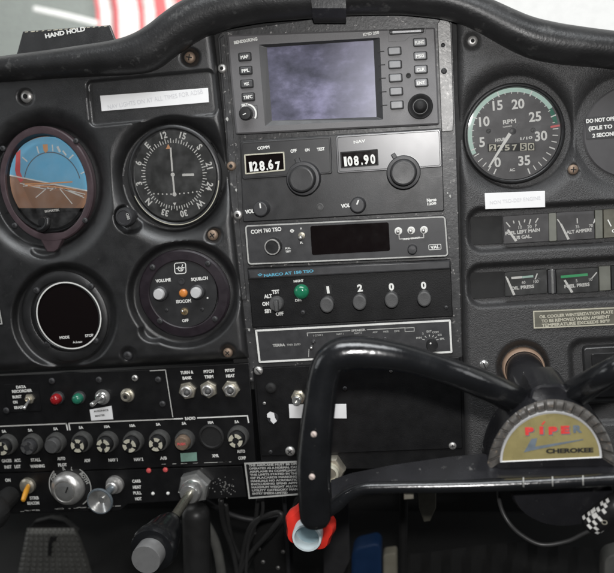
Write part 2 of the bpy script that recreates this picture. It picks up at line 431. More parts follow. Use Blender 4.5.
# ------------------------------------------------------------------ setting
def interp(tab, x, k=1):
    if x <= tab[0][0]: return tab[0][k]
    for a, b in zip(tab[:-1], tab[1:]):
        if x <= b[0]: return lerp(a[k], b[k], (x-a[0])/(b[0]-a[0]))
    return tab[-1][k]
def slab(name, m, pts, kind='structure'):
    o = M().add(pts, [tuple(range(len(pts)))]).build(name, m, None, smooth=False); tag(o, kind=kind); return o
X0, X1 = -.62, .85
slab('footwell_floor', 'carpet', [(X0, -.75, -.46), (X1, -.75, -.46), (X1, .40, -.46), (X0, .40, -.46)])
slab('firewall', 'wall', [(X0, .40, -.46), (X1, .40, -.46), (X1, .40, .105), (X0, .40, .105)])
slab('hangar_wall', 'hangar', [(-4.2, 4.6, -1.2), (-1.35, 4.6, -1.2), (-1.35, 4.6, 3.2), (-4.2, 4.6, 3.2)])
slab('hangar_floor', 'hangarw', [(-6, .8, -1.2), (6, .8, -1.2), (6, 4.6, -1.2), (-6, 4.6, -1.2)])

# glareshield roll: (photo x, upper outline, lower outline)
GS = [(-40, 60, 84), (-15, 58.5, 83), (0, 57, 82), (30, 53, 80), (60, 49, 78), (90, 44.5, 76.5), (113, 41, 75.5), (126, 38, 75), (137, 34, 74), (152, 25.5, 72), (164, 15, 64), (176, 6, 54), (188, -1, 46), (203, -8, 37), (225, -14, 28), (260, -18, 22), (310, -20, 18), (345, -20, 15), (400, -20, 14), (440, -17, 18), (455, -13.5, 22), (468, -9.5, 27), (485, -3.5, 36), (500, 3, 45), (515, 10, 53), (533, 17.5, 60), (560, 23.5, 64.5), (590, 28, 67), (614, 31, 69), (660, 36, 72)]
def build_glareshield():
    o = thing('glareshield', 'thick padded black glareshield roll curving along the top of the panel', 'glareshield', 300, 10, 10)
    m = M(); n = 22; rows = []
    xs = [x for x in range(-40, 661, 5)]
    D = 9.0
    for x in xs:
        sm = lambda k: (interp(GS, x-8, k)+interp(GS, x-4, k)+interp(GS, x, k)+interp(GS, x+4, k)+interp(GS, x+8, k))/5
        yt, yb = sm(1), sm(2); c = W(x, (yt+yb)/2, D); hh = (W(x, yt, D)-W(x, yb, D)).length/2
        ring = []
        for i in range(n+1):
            a = math.radians(-100+200*i/n)            # from under side round the front to the top
            ring.append(c+Vector((0, -math.cos(a)*.017, math.sin(a)*hh)))
        ring.append(Vector((ring[-1].x, .12, ring[-1].z-.012))); ring.append(Vector((ring[-1].x, .41, .104+max(0, ring[-1].z-.104)*.25)))
        ring.insert(0, Vector((ring[0].x, .03, ring[0].z+.006)))
        rows.append(ring)
    k = len(rows[0]); vs = [p for r in rows for p in r]
    fs = [(i*k+j, i*k+j+1, (i+1)*k+j+1, (i+1)*k+j) for i in range(len(rows)-1) for j in range(k-1)]
    m.add(vs, fs).build('padding', 'vinyl', o, angle=60)
    # strap that hangs over the roll at the centre
    st = M(); pts = []
    for (x0, x1, y, d) in ((309, 345, -26, -8), (309.5, 345, -18, 16), (310.5, 345.5, -6, 29), (312, 346, 8, 29), (312.5, 346, 17, 20), (314, 346, 22.5, 9)):
        pts.append((W(x0, y, d), W(x1, y, d)))
    a = []; sub = 5
    for i in range(len(pts)-1):
        for q in range(sub): a.append((pts[i][0].lerp(pts[i+1][0], q/sub), pts[i][1].lerp(pts[i+1][1], q/sub)))
    a.append(pts[-1]); vs = []
    for p, q in a:
        vs += [p, q, q+Vector((0, .0022, 0)), p+Vector((0, .0022, 0))]
    fs = []
    for i in range(len(a)-1):
        for j in range(4): fs.append((4*i+j, 4*i+(j+1) % 4, 4*i+4+(j+1) % 4, 4*i+4+j))
    fs += [(0, 1, 2, 3), tuple(4*(len(a)-1)+i for i in range(4))]
    t = thing('strap', 'short black webbing strap hanging over the glareshield above the display', 'strap', 328, 10, 25)
    st.add(vs, fs).build('webbing', 'vinyl', t)
    return o
build_glareshield()

def ell(x, y, cx, cy, rx, ry): return (math.hypot((x-cx)/rx, (y-cy)/ry)-1)*min(rx, ry)
def rrect(x, y, cx, cy, hw, hh, r, rot=0):
    a = math.radians(-rot); dx, dy = x-cx, y-cy; X = dx*math.cos(a)-dy*math.sin(a); Y = dx*math.sin(a)+dy*math.cos(a)
    qx, qy = abs(X)-hw+r, abs(Y)-hh+r
    return math.hypot(max(qx, 0), max(qy, 0))+min(max(qx, qy), 0)-r
LF = [(lambda x, y: ell(x, y, 47, 186, 53, 60), 12, 9), (lambda x, y: ell(x, y, 173.5, 177, 51, 53), 12, 9),
      (lambda x, y: ell(x, y, 64.5, 317, 46, 47), 9, 8), (lambda x, y: ell(x, y, 184, 294, 49.5, 47.5), 9, 8),
      (lambda x, y: ell(x, y, 25.5, 97, 3.5, 3.5), 5, 6), (lambda x, y: ell(x, y, 190, 57.5, 5, 5), 5, 6), (lambda x, y: ell(x, y, 213, 235, 4, 4), 5, 6),
      (lambda x, y: ell(x, y, 128, 355, 4, 4), 4, 5), (lambda x, y: ell(x, y, 228, 352, 4, 4), 4, 5),
      (lambda x, y: rrect(x, y, 152, 98, 62, 21, 4, -5.5), 3.2, 3),
      (lambda x, y: ell(x, y, 46, 247, 13, 8), 8, 6), (lambda x, y: ell(x, y, 131, 217, 12, 12), 9, 6), (lambda x, y: ell(x, y, 155, 330, 10, 8), 8, 6)]
RF = [(lambda x, y: ell(x, y, 517, 131.5, 53.5, 55.5), 12, 9), (lambda x, y: ell(x, y, 625, 131, 50, 54), 8, 9),
      (lambda x, y: ell(x, y, 573, 169.5, 4, 4), 5, 6), (lambda x, y: ell(x, y, 472, 41.5, 4, 4), 5, 7),
      (lambda x, y: rrect(x, y, 581, 224.5, 110, 18, 11, -3.2), 9, 6), (lambda x, y: rrect(x, y, 581, 280, 110, 17, 11, -3.2), 9, 6),
      (lambda x, y: ell(x, y, 523, 367, 21, 21), 8, 7), (lambda x, y: rrect(x, y, 625, 380, 50, 38, 9, -3), 5, 7)]
def hgt(F, x, y, H):
    h = H
    for f, dep, w in F:
        d = f(x, y)
        if w == 9: w = 19
        if d < w:
            t = max(0.0, d/w); k = (1-t)**2.1 if w > 8 else 1-sstep(t); h = min(h, H-dep*k)
    return h
HP = 7.0
def gsmid(x): return (interp(GS, x, 1)+interp(GS, x, 2))/2
def panel_left():
    o = thing('instrument_panel', 'moulded black plastic panel around the round flight instruments left of the radio stack', 'instrument panel', 120, 230, 0)
    def fn(u, v):
        yb = 372-13*(u*276-28)/248.; x = lerp(-45, 1, u)
        # right edge leans as the stack does
        y0 = gsmid(min(215, -45+u*262)); y = lerp(y0, yb, v)
        xr = 217+(y-60)*.108; x = lerp(-45, xr, u)
        y0 = gsmid(x); yb = 371.5-13*x/248.; y = lerp(y0, yb, v)
        h = hgt(LF, x, y, HP)
        e = min(xr-x, yb-y)
        if e < 9: h -= 11*(1-math.sqrt(max(0, 1-(1-e/9)**2)))
        return W(x, y, h)
    M().grid(fn, 200, 235).build('moulding', 'panel', o, angle=70)
    for (x, y, r, mt, kd, d) in ((27, 96.5, 6.2, 'steel', 'ring', 3), (190, 57.5, 5.6, 'rust', 'cross', 2.5), (213, 235, 5.4, 'rust', 'cross', 2.5), (128, 355.5, 4.6, 'knob', 'cross', 3.2), (228, 352.5, 4.8, 'rust', 'cross', 3.2)):
        screw(o, x, y, r, d, mt, kd)
    return o
panel_left()
def panel_right():
    o = thing('instrument_panel', 'moulded black plastic panel with tachometer and gauge slots right of the radio stack', 'instrument panel', 560, 250, 0)
    def fn(u, v):
        y0 = gsmid(lerp(457, 665, u)); y = lerp(y0, 482, v); xl = 456.5+(y-20)*.019
        x = lerp(xl, 665, u); h = hgt(RF, x, y, HP)
        e = min(x-xl, 482-y)
        if e < 9: h -= 11*(1-math.sqrt(max(0, 1-(1-e/9)**2)))
        return W(x, y, h)
    M().grid(fn, 165, 290).build('moulding', 'panel_r', o, angle=70)
    screw(o, 472.5, 41, 5.2, 3, 'steel', 'ring'); screw(o, 573, 169.5, 5.2, 2.8, 'rust', 'cross')
    return o
panel_right()

def rack():
    o = thing('radio_rack', 'scuffed dark metal mounting frame with bare right rail behind the radio stack', 'radio rack', 340, 200, -4)
    P = [(217.5, 38), (220, 33.5), (224, 31.5), (311, 19), (345, 14.5), (440, 12.5), (448, 14.5), (452, 20), (456, 130), (463, 372), (250, 382), (234, 240), (225, 130)]
    M().prism(P, -3, -14, .8).build('plate', 'rail', o)
    M().prism([(200, 38), (224, 25), (345, 8), (440, 6), (470, 20), (472, 130), (480, 378), (238, 390), (215, 240), (208, 130)], -5, -16, 0).build('back_plate', 'matte', o)
    M().prism([(437, 24), (440, 19), (447, 18.5), (451, 24), (454, 118), (453, 131), (441.5, 132)], -1.2, -3.6, .8).build('right_rail', 'railw', o)
    M().prism([(219.5, 38), (224, 35), (226.5, 60), (233, 128), (240, 230), (247, 300), (240, 300), (232.5, 230), (226.5, 128)], -1.6, -3.6, .7).build('left_rail', 'rail', o)
    for (x, y, r, mt) in ((222.3, 68.5, 4.6, 'steel'), (231.5, 166, 4.6, 'rust'), (238, 215, 4.6, 'steel'), (444, 71, 3, 'knob'), (443, 45, 2.2, 'knob')):
        screw(o, x, y, r, -1, mt, 'ring' if r > 4 else 'cross')
    m = M()
    for (x, y, w, h) in ((227, 119, 3, 5), (236, 190, 2, 4), (249, 330, 2.5, 3), (450, 196, 2, 4), (447.5, 193, 1.6, 3), (444, 60, 1.5, 2)):
        m.flat([(x-w/2, y), (x, y-h/2), (x+w/2, y-h*.1), (x+w*.2, y+h/2)], -1.3)
    m.build('paint_chip', 'dimw', o, smooth=False)
rack()

# windshield, hangar things outside
def windshield():
    o = thing('windshield', 'clear curved windshield pane above the glareshield', 'windshield', 300, -30, -300)
    def fn(u, v): return Vector((lerp(-.6, .85, u), lerp(.40, .02, v)+.05*(1-(2*u-1)**2), lerp(.112, .55, v)))
    M().grid(fn, 24, 12).build('pane', 'wind', o)
windshield()
def flag():
    o = thing('flag', 'red and white striped flag hanging outside behind the hand hold plate', 'flag', 140, 20, -4200)
    m = M(); n = 34; D = -4200; Lx, Rx = 94, 190
    def x_at(t, y): return lerp(Lx, Rx, t)+y*.10
    for i in range(n*2):
        t0, t1 = i/(2*n), (i+1)/(2*n)
        px = lerp(Lx, Rx, (t0+t1)/2); ph = ((px-111)/22.0) % 1.0
        m.slot(0 if ph < .38 else 1); ys = (-60, -20, 10, 40, 70); vs = []
        for y in ys:
            for t in (t0, t1): vs.append(W(x_at(t, y), y, D)+Vector((0, .05*math.sin(t*19)+.02*math.sin(y*.1), 0)))
        m.add(vs, [(2*k, 2*k+1, 2*k+3, 2*k+2) for k in range(len(ys)-1)])
    # merge the strips' borders visually by smooth shading off on flat strips
    m.build('cloth', ['flagr', 'flagw'], o, smooth=False)
flag()
t = thing('strip_light', 'white tube bar hanging outside to the left of the striped flag', 'strip light', 65, 16, -4000)
M().tube([W(35, 9, -4000), W(65, 15.5, -4000), W(97, 23.5, -4000)], S(60, 15, -4000)*3.2, seg=14, sub=3).build('housing', 'hangarw', t)

def hand_hold():
    o = thing('hand_hold_plate', 'black trapezoid plate reading HAND HOLD standing behind the glareshield', 'sign plate', 65, 40, -14)
    Q = [(23, 31.3), (109.5, 25), (117, 44), (117, 52), (14, 60), (17.5, 52)]
    M().prism(Q, -12, -15, .9).build('plate', 'panel', o)
    M().text('HAND HOLD', 65, 32.3, 3.9, 43, -11.7, rot=-4.2, bold=.05).build('lettering', 'white', o, smooth=False)
    m = M()
    for i in range(15):
        a = i/15+.01; b = a+random.uniform(.02, .06)
        m.flat([(lerp(24, 109, a), lerp(31.3, 25.1, a)+.4), (lerp(24, 109, b), lerp(31.3, 25.1, b)+.2), (lerp(24, 109, b), lerp(31.3, 25.1, b)+1.0), (lerp(24, 109, a), lerp(31.3, 25.1, a)+1.3)], -11.8)
    m.build('worn_edge', 'cream', o, smooth=False)
hand_hold()

def strip(name, lab, cat, Q, d, m, txt, tm, h, w, grp=None, rot=-4.3, bold=.0):
    c = quadpt(Q, .5, .5); o = thing(name, lab, cat, c[0], c[1], d)
    M().prism(Q, d, d-.7, .3).build('backing', m, o)
    if txt: M().text(txt, c[0], c[1], h, w, d+.18, rot=rot, bold=-.012).build('lettering', tm, o, smooth=False)
    return o
strip('label_strip', 'white paper label strip reading nav lights on, above the course indicator', 'label', [(100, 95.6), (208, 87.8), (209, 102.2), (101.6, 111.2)], 5.1, 'paper', 'NAV LIGHTS ON AT ALL TIMES FOR ADSB', 'faint', 4.2, 100, rot=-4.2)
strip('label_strip', 'blank looking white label strip with faint print below the tachometer', 'label', [(484.6, 193.2), (545, 190.8), (545.2, 207.2), (485.3, 209.3)], HP+.9, 'paper', 'NON TSO-DEF ENGINE', 'faint', 3.6, 50, rot=-2.4)
# ------------------------------------------------------------------ round instruments
def dial_text(m, px, py, a, r, s, h, d, ex=1, ez=1, upright=False, bold=.03):
    """one marking at an angle clockwise from 12, turned to stand radially unless upright"""
    k = S(px, py, d); A = math.radians(a); C = W(px, py, d)+Vector((math.sin(A)*r*ex*k, 0, math.cos(A)*r*ez*k))
    vs, fs = glyphs(s, bold); x0 = min(v[0] for v in vs); x1 = max(v[0] for v in vs); sy = h*k/.69
    g = 0 if upright else A; out = []
    for v in vs:
        X = (v[0]-(x0+x1)/2)*sy*.92; Y = (v[1]-.345)*sy
        out.append(C+Vector((X*math.cos(g)+Y*math.sin(g), 0, -X*math.sin(g)+Y*math.cos(g))))
    m.add(out, fs)
def cap_glass(o, px, py, r, d, ex=1, ez=1):
    M().lathe(px, py, [(r, -.1), (r*.9, .05), (r*.6, .12), (.001, .15)], d, 48, ex, ez).build('glass', 'glass', o)

def attitude():
    cx, cy = 47, 184.5; EX, EZ = .87, 1.0
    o = thing('attitude_indicator', 'attitude indicator with blue sky and brown ground in a plum bezel', 'attitude indicator', cx, cy, 0)
    R = 55.5
    M().lathe(cx, cy, [(R, -4), (R, 1.2), (R-1.2, 2.2), (R-5.8, 2.4), (R-7, 2.0), (R-7, -1)], 0, 72, EX, EZ, fill=False).build('bezel', 'plum', o)
    M().prism([(38, 234), (64, 232), (62, 240), (58, 249), (54, 252), (47, 252), (44, 246)], 2.0, -4, 1).build('bezel_tab', 'plum', o)
    M().lathe(cx+.5, cy-1.5, [(47, 1.4), (46.2, 2.0), (44.5, -2.5), (43.5, -3.5)], 0, 64, .95, 1.02, fill=False).build('inner_ring', 'black', o)
    d = -3.2; bx, by = 48, 182
    s = S(bx, by, d); C = W(bx, by, d); r = 42.5; n = 60
    sky = M(); ear = M(); tilt = math.radians(11.2)            # horizon falls to the right
    def pt(a): return C+Vector((math.cos(a)*r*.97*s, 0, math.sin(a)*r*EZ*s))
    hz = lambda x: 176.2+(x-14.7)*.200                           # horizon falls to the right
    pts = [(bx+math.cos(math.radians(t))*43.4, by+math.sin(math.radians(t))*45.4) for t in range(0, 360, 4)]
    ear.lathe(bx, by, [(1, -.4), (1, -.25)], d, 72, 42.0, 43.5)
    sp_ = sorted([p for p in pts if p[1] < hz(p[0])], key=lambda p: math.atan2(p[1]-by, p[0]-bx) if math.atan2(p[1]-by, p[0]-bx) < 1 else -9)
    sky.flat([(bx-43.2, hz(bx-43.2))]+sp_+[(bx+43, hz(bx+43))], d)
    sky.build('sky_half', 'sky_blue', o, smooth=False); ear.build('ground_half', 'earth', o, smooth=False)
    M().arc(52.5, 185, 30.2, 31.2, -74, 82, d+.25, .95, 1.02).build('roll_circle', 'badge_grey', o, smooth=False)
    m = M(); m.flat([(23, 187), (84, 193.5), (80, 203), (70, 211), (58, 214), (44, 213), (32, 206)], d+.2)
    m.build('ground_shade', 'earthd', o, smooth=False)
    m = M(); m.line([(10, 175.3), (47, 182.7), (88, 190.9)], 1.3, d+.5)
    for p, q, w in (((36, 197.3), (49.5, 186), .9), ((72, 203.5), (60, 189), .9), ((23, 184.5), (45, 189), .8), ((60, 187.2), (82.5, 196), .8), ((54, 186.5), (85, 194.2), .8), ((23, 186.2), (55, 184.3), .7), ((20, 183.2), (40, 187), .9), ((64, 189.4), (84, 197.6), .7), ((44, 188.6), (56, 188), .7), ((50, 190.6), (56, 187), .8)): m.line([p, q], w, d+.7)
    for p, q, w in (((37, 146.7), (38.7, 153), 1.4), ((52.3, 145), (52.9, 151), 1.2), ((57.6, 147), (59.8, 151.5), 2.2), ((63, 151), (66, 155), 1.6), ((69.5, 158.5), (73, 155), 1.5), ((22.6, 157.4), (27, 161.2), 1.3), ((81, 173.5), (84, 172), 1.1)): m.line([p, q], w, d+.4)
    m.build('white_markings', 'white', o, smooth=False)
    m = M(); m.flat([(16.2, 153), (20.5, 149.2), (20.2, 172), (23.5, 180), (20.5, 182.6), (17, 178), (15, 170)], d+.45); m.build('red_flag', 'pink', o, smooth=False)
    m = M(); m.flat([(42.6, 144.5), (47.6, 144), (48, 150.5), (45.6, 153), (43.6, 150.5)], d+.45); m.line([(25, 184), (47, 183.4), (72, 181.8)], 1.3, d+.8)
    m.line([(28, 185.6), (50, 186.5), (76, 189.5)], 1.1, d+.75); m.build('orange_pointer', 'orng', o, smooth=False)
    m = M(); P = [(8, 214.5)]+[(8, 214.5)]
    q = [(5, 213.8), (43, 213.2), (44.5, 208.5), (60.5, 207.8), (61.5, 212.5), (92, 211)]+[(47.5+math.cos(math.radians(t))*42, 183+math.sin(math.radians(t))*50) for t in range(30, 151, 10)]
    m.flat(q, d+1.0); m.build('lower_mask', 'black', o, smooth=False)
    M().text('SIGMATEK', 52, 210.6, 2.1, 15.5, d+1.2, rot=-2, bold=.05).build('lettering', 'white', o, smooth=False)
    M().lathe(46.5, 221, [(4.8, -3), (4.8, 6), (4.2, 7), (.01, 7.2)], 0, 24).tube([W(38, 229.5, 5), W(43, 229, 7), W(47, 225, 7.5), W(47.5, 219, 7)], [.0016, .0022, .0026, .0024], 12).build('cage_knob', 'black', o)
    for x, y in ((2.8, 148.5), (14.7, 225.5), (85, 220.5), (76, 141)): screw(o, x, y, 2.8, 2.4, 'knob', 'cross')
    cap_glass(o, 47.5, 183, 44, .4, EX, EZ)
attitude()

def course():
    cx, cy = 174, 176.5; EX, EZ = .955, 1.0
    o = thing('course_indicator', 'black course deviation indicator with white compass rose and needle near vertical', 'course indicator', cx, cy, 0)
    M().lathe(cx, cy, [(50, -4), (50, -.2), (48.6, .8), (46.8, 1.0), (45.6, .3), (44.6, -2.6), (43.5, -3)], 0, 72, EX, EZ, fill=False).build('bezel', 'black', o)
    M().arc(cx, cy, 47.2, 48.0, 98, 250, 1.05, EX, EZ).build('worn_rim', 'cream', o, smooth=False)
    fx, fy, d = 173.8, 174.6, -2.7
    M().lathe(fx, fy, [(45.5, -.8), (45.5, 0)], d, 64, EX, EZ).build('dial_face', 'dial', o)
    M().lathe(fx, fy, [(30.4, -.8), (30.4, .15)], d, 56, EX, EZ).build('centre_disc', 'dial', o)
    m = M(); A0 = -9.5
    for i in range(72):
        a = A0+i*5; big = i % 2 == 0
        m.tick(fx, fy, a, 30.8, 35.2 if big else 33.6, .95 if big else .75, d+.3, EX, EZ)
    for i, s_ in enumerate(('12', '15', 'S', '21', '24', 'W', '30', '33', 'N', '3', '6', 'E')):
        dial_text(m, fx, fy, A0+i*30, 39.2, s_, 5.9, d+.3, EX, EZ, bold=.035)
    for i in range(-5, 6):
        if i: m.lathe(fx+1.6+i*4.3, fy+19.4-.14*abs(i)**1.55*.8-i*.2, [(.8, -.1), (.8, .05)], d+.35, 8)
    m.line([(183, 174.9), (193.3, 174.6)], 2.5, d+.6); m.flat([(172.8, 202.6), (176.4, 202.4), (174.7, 205.8)], d+.35)
    m.build('white_markings', 'white', o, smooth=False)
    m = M(); m.line([(170.6, 148), (172.4, 172), (174.5, 194.5)], 1.7, d+.9); m.arc(172.7, 174.6, 1.0, 2.1, 0, 360, d+1, 1, 1, 16); m.arc(174.5, 194.2, 1.0, 2.1, 0, 360, d+1, 1, 1, 16)
    m.build('course_needle', 'white', o, smooth=False)
    m = M(); m.flat([(168.2, 143.8), (170.8, 148.8), (165.8, 149)], d+.5); m.build('index_triangle', 'orng', o, smooth=False)
    kn = M().lathe(131, 215.5, [(6, -2), (6, 6), (8.4, 6.2), (8.8, 7), (8.8, 14), (8.0, 15.2), (6.5, 15.4), (6.2, 15), (.01, 15)], 0, 40, lobes=24, amp=.018).build('course_knob', 'knob', o)
    M().text('OBS', 127.9, 216.3, 2.6, 6.5, 15.3, rot=78, bold=.02).build('knob_lettering', 'dimw', kn, smooth=False)
    cap_glass(o, fx, fy, 45, .2, EX, EZ)
course()

def timer():
    cx, cy = 64.5, 316.5
    o = thing('digital_timer', 'dark round digital timer with white ring, below the attitude indicator', 'timer', cx, cy, 0)
    M().lathe(cx, cy, [(43.5, -4), (43.5, .4), (42.3, 1.2), (34.6, 1.4), (33.8, 1.0)], 0, 64, 1, 1.02, fill=False).build('flange', 'panel', o)
    x, y = 68.6, 315.8
    M().lathe(x, y, [(34.5, 0), (34.0, 3.2), (32.2, 3.6), (31.6, 3.0)], 0, 64, fill=False).build('bezel', 'black', o)
    M().arc(x, y, 31.7, 33.0, 0, 360, 3.75, seg=72).build('white_ring', 'white', o, smooth=False)
    M().lathe(x, y, [(31.8, 0), (31.8, 2.2), (28, 2.5), (20, 2.8), (10, 3.0), (.01, 3.05)], 0, 64).build('display_window', 'bglass', o)
    m = M(); m.text('MODE', 64.5, 337.4, 2.5, 10, 3.3, rot=-3, bold=.04).text('STOP', 89.2, 335.5, 2.5, 8.5, 3.3, rot=-3, bold=.04).text('A.I.nav', 77.5, 342, 1.9, 10, 3.3, rot=-3, bold=.02)
    m.build('lettering', 'white', o, smooth=False)
    for a, b in ((36.6, 290.5), (91, 286.5), (48, 344), (95.5, 340.5)): screw(o, a, b, 3.3, 1.6, 'knob', 'cross')
timer()

def intercom():
    cx, cy = 184.3, 293.6
    o = thing('intercom', 'round intercom with volume and squelch knobs in a plum bezel', 'intercom', cx, cy, 0)
    M().lathe(cx, cy, [(45.6, -4), (45.6, 1.2), (44, 2.4), (35.6, 2.8), (34.6, 2.2), (34.4, .5)], 0, 72, 1, .95, fill=False).build('bezel', 'plumd', o)
    M().lathe(cx-1, cy-1.6, [(34.4, -2), (34.4, 1.2)], 0, 64, .99, 1.0).build('faceplate', 'radio', o)
    d = 1.5
    m = M(); m.text('VOLUME', 163.2, 280.4, 2.9, 15.5, d, rot=-3, bold=.03).text('SQUELCH', 199.4, 278.7, 2.9, 17, d, rot=-3, bold=.03).text('ISOCOM', 183.6, 301.2, 3.0, 15, d, rot=-2, bold=.03).text('OFF', 185.3, 320.5, 2.7, 6.6, d, rot=-3, bold=.03)
    m.lathe(207.5, 298, [(.9, -.2), (.9, 0)], d, 10); m.build('lettering', 'white', o, smooth=False)
    m = M(); a = rq(bq(180.2, 268.2, 12, 11.6), 2.6); m.ring(a, inset(a, .8), d, d-.2)
    m.line([(176.5, 268.4), (179.5, 268), (184.2, 267.6)], 1.0, d+.1); m.arc(180.6, 268.6, 2.0, 2.9, 100, 330, d+.1); m.line([(180.6, 271), (182.6, 264.6)], .9, d+.1)
    m.build('emblem', 'white', o, smooth=False)
    for x, y, nm in ((162, 292.5, 'volume_knob'), (198.6, 291, 'squelch_knob')):
        k = M().lathe(x, y, [(7.2, 0), (7.2, 5), (6, 6), (5.4, 6.1)], d, 32, lobes=18, amp=.02).build(nm, 'knob', o)
        M().lathe(x, y, [(5.4, 5.5), (5.4, 8.4), (4.6, 9.4), (.01, 9.6)], d, 28).build('knob_cap', 'pale', k)
    M().lathe(183.6, 293, [(4.2, 0), (4.0, 1.6), (2.6, 2.8), (.01, 3.2)], d, 24).build('indicator_light', 'amber', o)
    M().lathe(181.5, 281.3, [(3.2, -.2), (3.2, .25), (2.3, .3), (2.2, -.1), (.01, -.2)], d, 20).build('push_button', 'knob', o)
    M().lathe(184.6, 311.5, [(3.8, -.2), (3.6, .8), (2.6, .9), (2.4, 0), (.01, 0)], d, 20).build('switch_ring', 'brass', o)
    M().tube([W(184, 311.5, d), W(182.2, 311, d+5)], .0009, 10, sub=1).build('switch_lever', 'chrome', o)
    for x, y in ((152.6, 267.3), (208, 263.4), (160, 321), (215, 319)): screw(o, x, y, 3, 2.7, 'knob', 'cross')
    for x, y in ((166.5, 310), (202.3, 309.4)): screw(o, x, y, 1.9, 1.3, 'knob', 'cross')
intercom()

def tacho():
    cx, cy, d = 513.2, 133.4, -2.4
    o = thing('tachometer', 'round engine RPM tachometer with green arc and hour counter', 'tachometer', cx, cy, 0)
    M().lathe(cx+.6, cy+.4, [(51, -4), (51, -1.5), (49.4, .6), (48, .8), (47, .2), (46.4, -2.2)], 0, 72, fill=False).build('bezel', 'black', o)
    M().lathe(cx, cy, [(47, -1), (47, 0)], d, 64).build('dial_face', 'dialg', o)
    A = lambda v: 207+8.92*v
    m = M(); m.arc(cx, cy, 41.2, 45.5, A(4.3), A(23.8), d+.25); m.build('green_arc', 'mint', o, smooth=False)
    m = M(); m.arc(cx, cy, 40.5, 44.5, A(23.8), A(26.2), d+.25)
    m.build('dark_green_arc', 'teal', o, smooth=False)
    m = M(); m.tick(cx, cy, A(26.6), 37, 46, 2.0, d+.4); m.build('red_line', 'pink', o, smooth=False)
    m = M()
    for i in range(36):
        if i < 5 or i > 26: m.tick(cx, cy, A(i), 39, 44.5 if i % 5 else 45, .95 if i % 5 else 1.3, d+.35)
        else: m.tick(cx, cy, A(i), 39.6, 42 if i % 5 else 45, .7 if i % 5 else 1.1, d+.4)
    for s_, x, y in (('0', 497.6, 162.2), ('5', 482, 142), ('10', 484.3, 121.4), ('15', 497.6, 105.2), ('20', 518, 103.8), ('25', 535, 116.5), ('30', 541, 135.8), ('35', 524.2, 160.4)): m.text(s_, x, y, 9.2, None, d+.35, rot=-2, bold=.015, ex=.96)
    m.text('RPM', 509.5, 121.4, 4, 13, d+.35, rot=-3, bold=.02).text('HUNDREDS', 507.5, 126.4, 1.2, 9, d+.35, rot=-3).text('HOURS', 501, 139.5, 2.9, 11.5, d+.35, rot=-3, bold=.03).text('1/10', 526.3, 138, 2.6, 12, d+.35, rot=-3, bold=.02).text('AC', 512.2, 169.8, 2.8, 5.5, d+.35, rot=-3, bold=.02)
    m.build('dial_markings', 'white', o, smooth=False)
    c = M().prism(rq([(487.5, 143.8), (535, 142.2), (535.3, 150.6), (488, 152)], .8), d+.5, d-.2, 0).build('hour_counter', 'matte', o, smooth=False)
    m = M(); m.flat([(520, 143.2), (526.6, 143), (526.8, 150.4), (520.2, 150.6)], d+.6); m.flat([(527.8, 143), (534.2, 142.8), (534.4, 150.2), (528, 150.4)], d+.6); m.flat([(489, 144.4), (496, 144.2), (496.2, 151), (489.3, 151.2)], d+.6)
    m.build('counter_drum', 'cream', c, smooth=False)
    m = M()
    for i, ch in enumerate('0257'): m.text(ch, 492.4+i*7.4, 148-.25*i, 5.4, 5, d+.75, rot=-2, bold=.02) if i else None
    m.build('counter_digits', 'cream', c, smooth=False)
    m = M(); m.text('2', 492.5, 147.8, 5.4, 4.6, d+.75, rot=-2, bold=.02).text('5', 523.4, 146.9, 5.4, 4.6, d+.75, rot=-2, bold=.02).text('0', 531.2, 146.6, 5.4, 4.6, d+.75, rot=-2, bold=.02).build('drum_digits', 'matte', c, smooth=False)
    m = M(); m.flat([(488, 167), (489.6, 167.6), (511.5, 134.5), (508.6, 132.5)], d+1.4); m.build('needle', 'white', o, smooth=False)
    m = M(); m.flat([(511.5, 134.5), (508.6, 132.5), (518.5, 121.7), (519.6, 122.6)], d+1.4); m.lathe(512.8, 131.2, [(3.4, 0), (3.2, 1.2), (.01, 1.8)], d+.5, 24); m.build('needle_hub', 'knob', o)
    for x, y in ((488.5, 131), (533, 130)): screw(o, x, y, 2.4, d+.2, 'knobl', 'slot')
    cap_glass(o, cx, cy, 47, .3)
tacho()

def cover():
    o = thing('cover_plate', 'round black blanking plate with DO NOT OPEN warning beside the tachometer', 'cover plate', 629, 131, 0)
    M().lathe(629.5, 131.5, [(46, -4), (46, -.2), (44.6, .6), (.01, .7)], 0, 64, 1, 1.02).build('disc', 'dialg', o)
    m = M(); Q = [(585.2, 117), (676, 112.5), (676.5, 134), (586.5, 139)]; m.prism(Q, 1.2, .5, .1); m.build('warning_strip', 'knob', o)
    m = M(); m.text('DO NOT OPEN THROTTLE', 586.2, 121.2, 3.7, 56, 1.45, rot=-1.5, bold=.045, align='l').text('(IDLE TO FULL) IN', 588.6, 128.5, 3.7, 47, 1.45, rot=-1.5, bold=.045, align='l').text('2 SECONDS MIN', 592.6, 135.6, 3.7, 37, 1.45, rot=-1.5, bold=.045, align='l')
    m.build('lettering', 'white', o, smooth=False)
cover()

